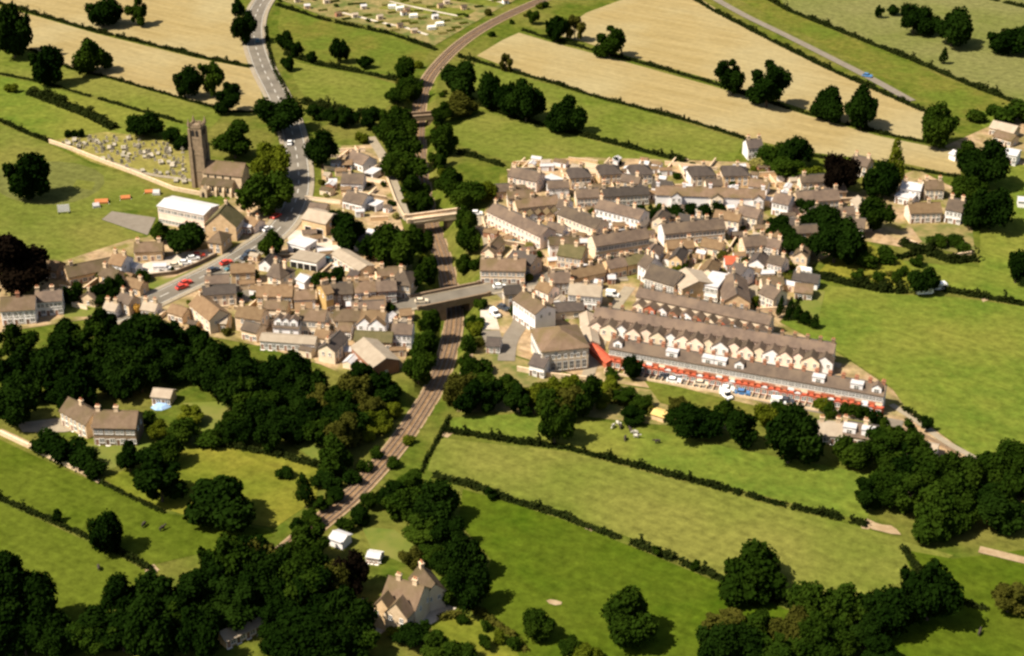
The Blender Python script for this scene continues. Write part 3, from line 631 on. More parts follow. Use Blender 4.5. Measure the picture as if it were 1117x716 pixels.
    if bays:                                                    # red brick ground floor with paired bays and lean-to porches
        y = -w/2
        for k in range(n):
            x0 = -L/2 + k * u; mb = MB(); mb.box(x0 + .03, x0 + u - .03, y - .14, y - .02, -.2, 3.9 - .4 * ((k * 5) % 3 == 1)); mb.build('brick_front', ('brick','brick','cream','brick','brick_brown','brick','brick','white','brick','brick_brown','brick')[(k * 3) % 11], t)
        for k in range(n):
            x0 = -L/2 + k * u; m_ = x0 + u * .62
            mb = MB(); mb.prism([(m_ - 1.45, y - .1), (m_ - .95, y - 1.1), (m_ + .95, y - 1.1), (m_ + 1.45, y - .1)], -.2, 2.75, 2); bw = mb.build('bay_window', 'brick', t)
            mb = MB(); mb.prism([(m_ - 1.6, y - .1), (m_ - 1.0, y - 1.3), (m_ + 1.0, y - 1.3), (m_ + 1.6, y - .1)], 2.753, 2.95, 2); mb.build('bay_roof', ('red_roof', 'red_roof', 'brick', 'red_roof', 'white_roof')[k % 5], bw)
            link('window', WIN['w'], bw, (m_, y - 1.11, .9))
            link('door', DOOR, t, (x0 + u*.2, y - .15, .02)); 
            mb = MB(); x = x0 + u*.2; mb.prism([(y - .15, 2.35), (y - 1.2, 2.15), (y - 1.2, 2.3), (y - .15, 2.95)], x - .95, x + .95, 0); mb.build('porch_roof', ('red_roof', 'brick', 'red_roof', 'pale_roof', 'brick', 'white_roof', 'red_roof')[k % 7], t)
            mb = MB(); mb.box(x0 - .12, x0 + .12, y - 4.6, y - .15, -.2, .95); mb.build('garden_wall', 'stone', t)
        mb = MB(); mb.box(-L/2, L/2, y - 4.85, y - 4.6, -.2, .9); mb.build('garden_wall', 'stone', t)
    return t

# ------------------------------------------------------------ the church
def church():
    p = P(221, 203); lab = 'grey stone parish church with a tall square tower beside the graveyard'
    t = thing('church', lab, 'church', (p.x, p.y, 0), math.radians(-14)); s = 2.35; Ht = 25.0
    mb = MB(); mb.box(-s, s, -s, s, -.3, Ht)
    for z in (7, 14, 20.5): mb.box(-s - .15, s + .15, -s - .15, s + .15, z, z + .35)
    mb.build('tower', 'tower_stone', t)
    for sx in (-1, 1):
        for sy in (-1, 1):
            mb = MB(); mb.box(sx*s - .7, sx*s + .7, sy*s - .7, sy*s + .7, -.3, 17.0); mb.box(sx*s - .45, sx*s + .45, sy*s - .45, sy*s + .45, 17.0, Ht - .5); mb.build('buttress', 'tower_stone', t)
            mb = MB(); mb.box(sx*s - .4, sx*s + .4, sy*s - .4, sy*s + .4, Ht + .4, Ht + 1.9)
            mb.tube((sx*s, sy*s, Ht + 1.9), (sx*s, sy*s, Ht + 3.6), .42, .04, 4); mb.build('pinnacle', 'tower_stone', t)
    mb = MB(); mb.box(-s - .2, s + .2, -s - .2, s + .2, Ht, Ht + .4); mb.build('cornice', 'tower_stone', t)
    mb = MB(); mb.box(-.3, .3, -.2, .2, 0, .9); mer = mb.mesh('merlon', 'tower_stone')
    for a in range(4):
        r = a * math.pi / 2
        for k in range(4): off = -s + .65 + k * 1.02; link('merlon', mer, t, (math.sin(r)*(s - .1) + math.cos(r)*off, -math.cos(r)*(s - .1) + math.sin(r)*off, Ht + .403), r)
    arch = [(-.6, 0), (.6, 0), (.6, 1.9), (0, 2.7), (-.6, 1.9)]
    mb = MB(); mb.prism(arch, -.05, .02, 1); lanc = mb.mesh('louvre_window', 'dark_void')
    for a in range(4):
        for off in (-.85, .85):
            r = a * math.pi / 2; link('louvre_window', lanc, t, (math.sin(r)*(s+.02) + math.cos(r)*off, -math.cos(r)*(s+.02) + math.sin(r)*off, 21.6), r)
    mb = MB(); mb.box(-1.7, 1.7, -.1, .02, 0, 3.0); mb.tube((0, -.12, 1.5), (0, .02, 1.5), 1.1, 1.1, 16, 1); 
    N, W, he, hr = 16.0, 8.0, 7.6, 11.2; x0 = s + .05
    mb = MB(); mb.prism([(-W/2, -.3), (W/2, -.3), (W/2, he), (0, hr), (-W/2, he)], x0, x0 + N, 0); mb.build('nave_wall', 'stone', t)
    g = roof_gable(N, W, he, hr); o = g.build('nave_roof', ['stone_slate', 'stone_slate'], t); o.location.x = x0 + N/2 + .35
    y = -W/2 - .02; A_, ah, ar = 3.4, 4.0, 5.6                # the low aisle on the near side
    mb = MB(); mb.prism([(y, -.3), (y - A_, -.3), (y - A_, ah), (y, ar)], x0 + .6, x0 + N - 3, 0); mb.build('aisle_wall', 'stone', t)
    mb = MB(); mb.prism([(y, ar + .003), (y - A_ - .3, ah - .15), (y - A_ - .3, ah + .05), (y, ar + .2)], x0 + .4, x0 + N - 2.8, 0); mb.build('aisle_roof', 'stone_slate', t)
    mb = MB(); mb.prism([(-.55, 0), (.55, 0), (.55, 1.7), (0, 2.5), (-.55, 1.7)], -.05, .02, 1); lw = mb.mesh('window', 'glass')
    for k in range(4):
        x = x0 + 2.2 + k * 3.1; link('window', lw, t, (x, y - A_ - .01, 1.3))
        mb = MB(); mb.prism([(y - A_, -.2), (y - A_ - 1.1, -.2), (y - A_ - .9, 2.4), (y - A_, 4.2)], x + 1.2, x + 1.85, 0); mb.build('buttress', 'stone', t)
        link('window', lw, t, (x, -W/2 - .02, 5.75), 0, (.7, 1, .6))
    mb = MB(); mb.prism([(x0 + 1, -.2), (x0 + 4, -.2), (x0 + 4, 2.8), (x0 + 2.5, 4.3), (x0 + 1, 2.8)], y - A_ - 3, y - A_ - .02, 1); pw = mb.build('porch', 'stone', t)
    mb = MB(); mb.prism([(-.6, 0), (.6, 0), (.6, 1.6), (0, 2.4), (-.6, 1.6)], -.05, .02, 1); link('door', mb.mesh('door', 'dark_void'), pw, (x0 + 2.5, y - A_ - 3.01, 0))
church()
# ------------------------------------------------------------ houses: ridge end pixels give the place of the ridge
B = building
# left of the railway, around the main road
B((180,217),(230,227),11,7.2,8.4,'pinkish','white_roof','long school hall with a white roof beside the grey schoolyard','school_hall','hall',win='w',units=7,ch=[],door=False,endwin=False)
B((239,232),(248,221),13,6,12.5,'stone_tan','moss_roof','steep mossy roofed school hall with a pale gable by the main road','school_hall','hall',ch=[.9],units=3)
B((231,251),(246,253),9,4.6,8,'stone_tan','stone_slate','low hipped school wing behind the cars on the main road','school_wing','hall',hip=(1,1),ch=[])
B((264,243),(276,244),6,3.0,3.3,'brick_brown','white_roof','flat white roofed brick annexe at the end of the school','annexe','building',flat=True,units=2)
B((270,235),(283,240),6,3.2,5.2,'pinkish','tile_brown','small brown roofed cottage beside the flat white school annexe','cottage','house')
B((147,265),(177,264),7,4.0,6.6,'stone_tan','stone_slate','tan cottage with a white gable next to the car park','cottage','house',end_l='white')
B((71,291),(121,281),8,3.6,6.8,'stone_tan','stone_slate','long low brown roofed barn range at the edge of the cricket field','barn','barn',ch=[.1],units=5)
B((124,276),(138,279),8,5,8,'white','tile_brown','white gabled house at the end of the long barn range','house','house',end_l='white')
B((52,284),(66,286),7,3.4,6,'stone_dark','tile_brown','small brown barn between the copper beech and the barn range','barn','barn',ch=[])
B((144,286),(151,288),4,2.4,3.6,'white','white_roof','little white shed behind the white gabled house','shed','shed',ch=[],win=None)
B((1,325),(38,323),9,5.4,9,'white','stone_slate','white rendered house with a broad brown roof at the edge of the wood','house','house',units=3,chm='brick_brown',ch=[.5])
B((39,318),(67,316),8,5.4,8.2,'white','slate','white house joined on to the broad brown roofed house by the wood','house','house',units=3)
B((116,329),(129,331),6,3.0,5,'white','pale_roof','low white cottage by the dark wood below the gardens','cottage','house')
B((133,318),(146,323),6,4.5,7.2,'stone','slate','stone cottage beside the orange shrub on the main road','cottage','house',end_l='white')
B((157,329),(172,331),6,3,5,'white','pale_roof','white bungalow right behind the orange shrub','bungalow','house')
B((217,321),(239,338),8.5,5.2,8.6,'cream','tile_brown','cream gabled house with brown tiles standing on the main road bend','house','house',ch=[.05],units=2)
B((234,342),(249,343),7,3.4,5.6,'stone_tan','pale_roof','low tan roofed extension behind the cream house with brown tiles','outbuilding','building',ch=[])
B((261,333),(288,337),7.5,5.4,8.4,'stone','tile_brown','stone house with brown tiles and a tall cream gable','house','house',end_l='cream')
B((299,286),(313,290),9,5,9,'cream','slate','cream house with a steep grey roof behind the road tree','house','house',hip=(0,1))
B((281,311),(319,311),8,5.2,8.2,'stone_tan','tile_brown','row of tan stone cottages with ochre roofs facing the yard','cottage_row','house',units=4)
B((321,317),(343,316),7,4.2,6.6,'white','stone_slate','white fronted cottage joined to the tan cottage row','cottage','house')
B((328,299),(337,303),5,3.2,4.6,'white','white_roof','white painted shed in the garden above the cottage row','shed','shed',ch=[],win=None)
B((301,344),(328,346),8,4.8,7.8,'white','slate','white cottage with a grey roof and white dormers','cottage','house',end_l='white',dorm=[(.2,'g','white'),(.5,'g','white'),(.8,'g','white')])
B((286,364),(345,368),6,3.2,4.6,'white','pale_roof','long low white range below the dormered cottage','outbuilding','building',units=7,ch=[])
B((329,337),(356,339),8,6.2,8.8,'cream','stone_slate','tall cream house with small windows in the crowded village centre','house','house',units=3)
B((350,311),(358,309),8,7.2,9.6,'ochre','tile_brown','narrow ochre gabled house at the end of the shop row','house','house',units=1)
B((361,309),(384,308),8,5,8,'stone_dark','slate','dark stone shop with ivy next to the ochre house','shop','shop',units=2)
B((386,308),(408,306),8,5.4,8.2,'white','stone_slate','white fronted house in the middle of the shop row','house','house',units=2,win='w')
B((410,306.5),(431,305),8,5.2,8,'brick_brown','slate','dark brown fronted house at the end of the shop row','house','house',units=2,win='w')
B((431,294),(451,296),11,5.4,9,'stone','slate','large house with a hipped grey roof beside the road bridge','house','house',hip=(1,1),ch=[.3],units=2)
B((381,298),(391,299),5,2.4,2.6,'stone_dark','slate_dark','flat roofed lock-up garage behind the shop row','garage','garage',flat=True,openings=True)
B((365,338),(392,338),7.5,5.2,8,'stone_tan','stone_slate','tan stone house with a white gable opposite the shop row','house','house',end_l='white',units=2)
B((395,338),(421,340),7.5,5.2,8,'white','tile_brown','white house with two front gables below the bridge approach','house','house',wings=dict(side=-1,depth=2.2,w=5,he=5,hr=7.4,mats=['white'],step=1,start=.5),units=2)
B((388,361),(428,363),6.5,3.6,6,'stone_tan','moss_roof','low stone outhouse range with an ochre mossy roof','outbuilding','building',units=4,ch=[])
B((397,369),(421,391),10,4.2,6.6,'brick_brown','pale_roof','red brick workshop with a pale sheet roof above the railway','workshop','workshop',ch=[],units=3,win='w')
B((429,352),(450,353),8,5.2,7.8,'white','slate','white house with a grey roof right beside the cutting','house','house',units=2)
B((436,338),(448,337),5,2.8,4.2,'stone_tan','tile_brown','little orange roofed store at the foot of the bridge approach','store','building',ch=[])
B((337,228),(363,234),11,5,7.4,'stone_tan','pale_roof','large tan roofed garage building above the forecourt','garage_building','building',units=2,ch=[],openings=True)
B((339,221),(357,223),6,3.6,5.4,'stone','slate','grey roofed store behind the tan garage building','store','building',ch=[])
B((320,261),(339,266),7,3.2,3.5,'white','white_roof','flat white roofed filling station shop on the forecourt','filling_station','shop',flat=True,openings=True)
B((322,277),(350,282),7,3.4,3.7,'white','pale_roof','long flat pale roofed workshop with dark doors on the forecourt','workshop','workshop',flat=True,openings=True,units=4)
B((370,272),(400,290),7,3.0,4.2,'cream','pale_roof','long pale roofed shed sloping away from the forecourt','shed','shed',ch=[],units=5)
B((402,250),(411,252),4,2.4,3.4,'white','white_roof','small white shed between the dark garden trees','shed','shed',ch=[],win=None)
B((404,271),(413,272),4,2.4,3.2,'white','white_roof','small white shed at the end of the long pale shed','shed','shed',ch=[],win=None)
B((385,164),(403,171),8.5,3.4,6.4,'white','slate','white bungalow furthest along the lane, above two others','bungalow','house',end_l='white',ch=[.3])
B((374,175),(384,175),5,2.6,3.8,'white','tile_brown','low white garage attached to the furthest bungalow','garage','garage',ch=[],openings=True)
B((374,189),(397,190),9,3.4,6.4,'white','slate','white bungalow in the middle of the three by the lane','bungalow','house',end_l='white',ch=[.3],units=3)
B((380,208),(401,213),9,3.4,6.4,'white','slate','white bungalow next to the dark garden shrubs','bungalow','house',end_l='white',ch=[.4],units=3)
B((402,185),(411,187),6,2.5,2.8,'white','white_roof','square white flat roofed garage between the bungalows','garage','garage',flat=True,openings=True)
B((406,220),(414,222),5,2.5,2.8,'white','white_roof','white flat roofed garage below the lowest bungalow','garage','garage',flat=True,openings=True)
B((288,327),(314,329),6,4.2,6.4,'cream','stone_slate','low cream cottage behind the stone house with brown tiles','cottage','house',units=3)
B((322,331),(340,330),6,3.6,5.4,'stone_tan','tile_brown','small brown tiled store between the cottage row and the tall cream house','store','building',ch=[],units=2)
B((268,350),(284,354),6,3.8,6,'stone','slate','stone outhouse beside the dormered white cottage','outbuilding','building',ch=[],units=2,end_l='cream')
B((346,358),(360,360),6,4.2,6.4,'cream','tile_brown','cream cottage below the tan house with a white gable','cottage','house',units=2)
B((370,352),(384,353),6,3.4,5.2,'white','stone_slate','white walled wash house behind the mossy outhouse range','outbuilding','building',ch=[],units=2)
B((188,332),(204,337),6,3.2,5.2,'stone','tile_brown','stone barn with brown tiles close under the main road','barn','barn',ch=[],units=2)
# right of the railway: upper rows
B((559,182),(590,188),8.5,5,8,'pinkish','slate','pale pink pair of houses standing alone above the curved terrace','house','house',units=3,ch=[0,.05,1])
B((596,192),(617,200),5.5,2.5,2.8,'cream','white_roof','row of white roofed garages below the semis','garage_row','garage',flat=True,openings=True,units=5)
for k, (a, b, wl_, lab) in enumerate([((620,183.5),(643,182),'stone_tan','tan house with a hipped grey roof next to the white garage roofs'), ((653,180),(676,178.5),'stone_tan','tan hipped house between the garage row and the white gabled house'),
        ((687,180),(710,178.5),'cream','hipped house with a white left gable above the dark eaved row'), ((752,181.5),(778,180),'cream','cream hipped house with a white gable above the white row'), ((788,181),(816,180.5),'stone_tan','tan hipped house beside the yellow bush above the white row')]):
    B(a, b, 8.5, 5, 8.2, wl_, 'slate_dark', lab, 'house', 'house', hip=(0,1), end_l='white' if k in (2,3) else 'stone_tan', ch=[.6], units=2, win='w')
B((716,203),(834,207),8,5,7.6,'white','stone_slate','long white rendered row with small front gables above the dark bushes','terrace_row','house',wings=dict(side=-1,depth=1.6,w=4.2,he=5,hr=6.6,mats=['white','cream'],step=3,start=1.5),end_l='white',units=8,ch=[0,.25,.5,.75,1],chm='white')
B((540,221.5),(598,249),8.5,5.4,8.2,'pinkish','slate','curving pale terrace above the railway with red front gardens','terrace_row','house',units=7,end_l='cream',yards=dict(side=-1,depth=6,h=.9,mat='stone',sheds=False))
B((562,218),(607,213),7.5,5,7.6,'stone','stone_slate','stone row with a dark eave behind the curving terrace','terrace_row','house',units=5,wings=dict(side=-1,depth=4,mats=['stone','white','brick_brown'],w=3,he=3,hr=4.2,step=1))
B((611,216),(622,218),7,5,8,'white','slate','white end house with an orange lean-to above the second terrace','house','house',units=1)
B((616,224),(657,240),8.5,5.4,8.2,'cream','slate','second short terrace, cream, below the white end house','terrace_row','house',units=5,yards=dict(side=-1,depth=6,h=1.2,mat='stone'))
B((655,217),(703,229.5),8.5,5.4,8.2,'white','slate','bright white fronted terrace with a grey roof in mid village','terrace_row','house',units=5,yards=dict(side=-1,depth=5,h=1.2,mat='brick_brown'))
B((657,205.5),(706,202.5),7.5,4.8,7.4,'stone','slate_dark','dark eaved stone row right below the hipped houses','terrace_row','house',units=6,yards=dict(side=1,depth=7,h=1.5,mat='stone'))
B((628,206.5),(652,205.5),7.5,4.8,7.4,'stone','slate','short stone row next to the white end house','terrace_row','house',units=3)
B((646,257),(704,248),8.5,5.8,9,'stone','slate','stone terrace with many windows on the street','terrace_row','house',units=9,end_l='cream',chm='stone_tan',yards=dict(side=1,depth=7,h=1.6,mat='stone'))
B((722,244),(788,238),8.5,5.4,8.4,'stone','slate','stone terrace with a broad white gable facing the street','terrace_row','house',units=8,end_l='white',yards=dict(side=-1,depth=9,h=1.2,mat='stone'))
B((661,283.5),(680,280),7,4.2,6.8,'stone_tan','slate','grey roofed cottage below the many windowed terrace','cottage','house',units=2)
B((681,280),(701,276.5),7,4.2,6.6,'stone_tan','moss_roof','brown mossy roofed cottage below the many windowed terrace','cottage','house',units=2)
B((706,276),(714,281),8,6,10,'white','slate','steep white gabled house at the end of the chapel','house','house',units=1,end_l='white')
B((711,288),(743,297.5),10,6,10,'cream','slate','cream chapel with a steep grey roof and a shaded end gable','chapel','chapel',units=3,win='t',ch=[])
B((748,293),(762,307),13,6,8.4,'stone_tan','pale_roof','pale sheet roofed hall between the chapel and the white wall','hall','hall',ch=[],units=3)
B((772,303),(788,306),11,6,6.3,'white','white_roof','flat roofed white block beside the pale sheet roofed hall','block','building',flat=True,units=3)
B((800,297),(804,321),10,5,8.6,'stone_tan','slate','house with its ridge end on to the terrace rows and a tan gable','house','house',units=3)
B((803,285),(816,291),8,5,8,'white','slate_dark','white house with a dark slate roof behind the end-on house','house','house',end_l='white',units=2)
B((791,280),(803,280),6,3,5,'white','red_roof','white cottage with a bright red roof','cottage','house',ch=[],units=1)
B((810,258),(834,256),8,4.8,7.8,'stone','slate','stone house with a grey roof above the sloping gardens','house','house',units=2)
B((838,259),(853,262),7,4.5,7,'pinkish','slate','pale pink cottage next to the dark clump of trees','cottage','house',units=2)
B((842,277),(857,281),7,4.5,7,'pinkish','slate','pale pink cottage below its twin by the dark trees','cottage','house',units=2)
B((836,309),(852,316),8,4.6,7.6,'cream','slate','cream gabled house beside the row of pointed shrubs','house','house',end_l='cream',units=2)
B((868,309),(887,311),7,2.8,5,'stone_tan','stone_slate','low tan bungalow on the edge of the big green field','bungalow','house',ch=[],units=2)
B((806,223),(830,228),8,4.8,7.8,'cream','slate','cream house with a white gable below the end of the white row','house','house',end_l='white',units=2)
B((847,209.5),(864,213),8,5.4,8.6,'white','slate','tall white gabled house at the start of the long grey roof','house','house',end_l='white',units=2)
B((868,209),(913,206),9,4.6,8,'stone','slate','long stone house with a broad grey roof below the copper tree','house','house',units=4)
B((866,220),(884,227),4,2.5,3.6,'pinkish','pale_roof','pale pink lean-to below the broad grey roof','lean_to','building',ch=[],win=None)
B((932,169),(950,173),8,4.6,7.6,'stone','slate','stone house at the edge of the stubble beside the conifer','house','house',units=2)
B((814,152.5),(830,151.5),8,5,8,'white','slate_dark','lone white gabled house at the corner of the stubble field','house','house',end_l='white',units=2)
B((919,236),(944,239),8,4.6,7.4,'stone','slate','grey roofed house among trees right of the dark clump','house','house',units=3)
B((936,214),(944,222),6,3,5,'pinkish','pale_roof','small pale cottage between two round dark trees','cottage','house',ch=[],units=1)
B((985,198),(1006,201),8,4.6,6.4,'white','white_roof','white walled house with a white roof by the stubble corner','house','house',end_l='white',units=2)
B((980,210),(998,214),7,2.8,3.1,'white','white_roof','flat white roofed annexe below the white roofed house','annexe','building',flat=True,units=2)
B((1008,197),(1028,197),8,4.6,7.2,'cream','stone_slate','tan roofed house with a white gable next to the white roofed house','house','house',end_r='white',end_l='cream',units=2)
B((991,222),(1025,221),8,4.4,7.4,'pinkish','tile_brown','pink walled cottage with a brown roof beside the tall white gable','cottage','house',units=3)
B((1036,216),(1053,219),10,5.4,9,'white','slate','large house with a tall bright white gable by the paddock','house','house',end_l='white',units=2)
B((1096,162),(1112,165),8,4.4,5.6,'white','white_roof','white roofed barn beyond the dark trees at the farm','barn','barn',ch=[],units=2)
B((1040,164),(1047,167),5,2.4,3.6,'white','white_roof','little white shed at the stubble field corner','shed','shed',ch=[],win=None)
B((1084,132),(1110,138),8,3.2,5.6,'stone','pale_roof','grey farm shed with a long pale roof','farm_shed','shed',ch=[],units=4)
B((1088,142),(1108,148),7,3.0,5.0,'stone','stone_slate','brownish farm shed in front of the long pale roofed one','farm_shed','shed',ch=[],units=3)
B((1111,215),(1124,216),5,2.6,3.6,'white','white_roof','white shed at the paddock edge beyond the trees','shed','shed',ch=[],win=None)
# village centre right of the bridge
B((525,282),(573,283),8.5,5.4,8.6,'stone','stone_slate','long stone house with a white gable at the end of the road bridge','house','house',end_l='white',units=5)
B((561,272),(585,280),7.5,4.8,7.6,'stone','slate_dark','dark slate roofed house just behind the bridge end house','house','house',units=3)
B((612,266),(638,270),9,5,8.2,'stone_tan','moss_roof','olive roofed house with a shaded gable beside the many windowed terrace','house','house',units=3)
B((600,297),(621,296),8,5,8,'stone_dark','slate','dark fronted grey roofed shop where the streets meet','shop','shop',units=2)
B((622,294),(656,287),7,4.2,6.8,'stone_tan','tile_brown','row of three brown roofed cottages up the street','cottage_row','house',units=3,ch=[0,.34,.67,1])
B((571,317),(595,333),9,7.2,10,'white','stone_slate','tall white inn with many small windows across from the mill','inn','house',units=4,end_l='white')
B((590,306),(604,312),6,4.6,7,'pinkish','tile_brown','small pale cottage squeezed behind the white inn','cottage','house',units=1)
B((622,309),(656,311.5),9,5.4,8.2,'white','pale_roof','long bright white house with a tan roof','house','house',end_l='white',units=4)
mill = B((604.5,346),(617,370),16.5,8.0,12.4,'cream','stone_slate','big stone mill with a broad brown roof and tall windows','mill','mill',hip=(1,1),win='t',ch=[],units=4)
Lm = max(v.co.x for v in mill.children[0].data.vertices)
for yy in (-6, -4, -2, 0, 2, 4, 6):
    for zz, kk in ((1.2, 't'), (5.2, 'n')): link('window', WIN[kk], mill, (Lm + .01, yy, zz), math.pi/2); link('window', WIN[kk], mill, (-Lm - .01, yy, zz), -math.pi/2)
B((583,386),(599,390),8,4,6.4,'white','slate_dark','small grey roofed white annexe against the mill','annexe','building',ch=[],units=2)
B((532,368),(546,369),6,2.8,4.8,'white','slate_dark','small white store with a grey roof in the mill yard','store','building',ch=[],units=2)
B((640,340),(646,372),5,3,4.4,'cream','pale_roof','narrow pale outbuilding beside the ends of the brick rows','outbuilding','building',ch=[],units=3)
# the three long terraces
B((698,313.5),(842,344),6.7,5.4,7.8,'cream','slate','long terrace furthest up the hill of the three parallel rows','terrace_row','house',units=22,ch=[k/11 for k in range(12)],chm='stone_dark',
  wings=dict(side=-1,depth=3.6,mats=['cream','brick','white','brick_brown','white','brick'],w=3.6,he=3.6,hr=5,step=2,start=1),yards=dict(side=-1,depth=8,h=1.8,mat='brick_brown'))
B((651,334.5),(911,374.5),6.9,6.0,8.5,'pinkish','slate','middle long terrace of the three parallel rows with pale back wings','terrace_row','house',units=38,ch=[k/19 for k in range(20)],chm='stone_dark',hip=(0,0),
  wings=dict(side=-1,depth=4.2,mats=['pinkish','cream','white','pinkish'],w=5.2,he=4.4,hr=6.4,step=2,start=1))
B((668,368.5),(966,420),7.0,6.5,9.1,'cream','slate','front long terrace with red brick bay fronts facing the lane','terrace_row','house',units=42,ch=[k/21 for k in range(22)],chm='brick_brown',bays=True,band=True,end_r='white',
  dorm=[(.03,'g','white'),(.235,'f','white'),(.37,'f','white'),(.415,'f','white'),(.485,'g','white'),(.77,'f','white'),(.905,'f','white'),(.975,'g','white')])
B((645,374),(666,393),3.2,2.4,3.2,'brick','red_roof','red roofed brick lean-to at the end of the bay fronted terrace','lean_to','building',ch=[],win=None)
B((893,459.5),(918,461),8,3.0,6,'stone','pale_roof','pale bungalow behind the round trees below the bay fronted terrace','bungalow','house',units=2)
B((920,459),(958,465),8,3.2,6.4,'cream','slate','bungalow with two white dormers below the bay fronted terrace','bungalow','house',units=3,dorm=[(.22,'f','white'),(.75,'f','white')],end_r='white')
B((1001,481),(1023,486),6,2.8,4.4,'white','pale_roof','white walled shed beside the lane end','shed','shed',ch=[],units=2)
# lower left and bottom houses
B((75,434),(103,449),8,4.8,8.4,'stone','stone_slate','lower wing of the old stone manor beside the dark wood','manor_wing','house',units=3,ch=[.5])
B((104,448),(150,449),9.5,6,9.8,'stone_dark','stone_slate','old stone manor with its front coloured dark for shaded ivy and its end gable coloured pale for sunlight','manor','house',units=4,end_l='cream',ch=[.02,.5])  # shade on the ivy front and sun on the gable painted as wall colours
B((168,424),(188,426),5.5,2.8,4.4,'stone_tan','pale_roof','tan roofed outbuilding in the clearing behind the manor','outbuilding','building',ch=[],units=2)
B((425,629),(462,640),10,6.2,11,'cream','stone_slate','large stone villa with many gables among the trees','villa','house',units=4,ch=[.25,.8],wings=dict(side=-1,depth=3.5,w=5.5,he=6,hr=9.6,mats=['stone_tan','stone'],step=1.7,start=.9))
B((458,617),(474,637),6.5,5.4,9,'cream','stone_slate','narrow side wing with a pale verge next to the stone villa','villa_wing','house',units=2,ch=[.05])
B((240,690),(282,670),5.5,2.2,3.8,'stone_tan','pale_roof','long tan roofed barn half hidden in the lower wood','barn','barn',ch=[],units=4)
B((364,580),(378,585),4.6,2.4,3.4,'white','white_roof','white roofed shed above the railway by the copper tree','shed','shed',ch=[],win=None)
B((402,602),(415,604),3.2,1.9,2.6,'white','white_roof','glasshouse white with paint on the villa lawn','glasshouse','greenhouse',ch=[],units=3)
B((355,430),(366,434),6,3,4.6,'cream','pale_roof','pale cottage hidden in the trees left of the railway','cottage','house',ch=[],units=1)
B((714,447),(727,451),4,2.0,2.6,'stone_tan','yellow_sheet','yellow roofed hen house at the top of the cattle pasture','hen_house','shed',ch=[],win=None)

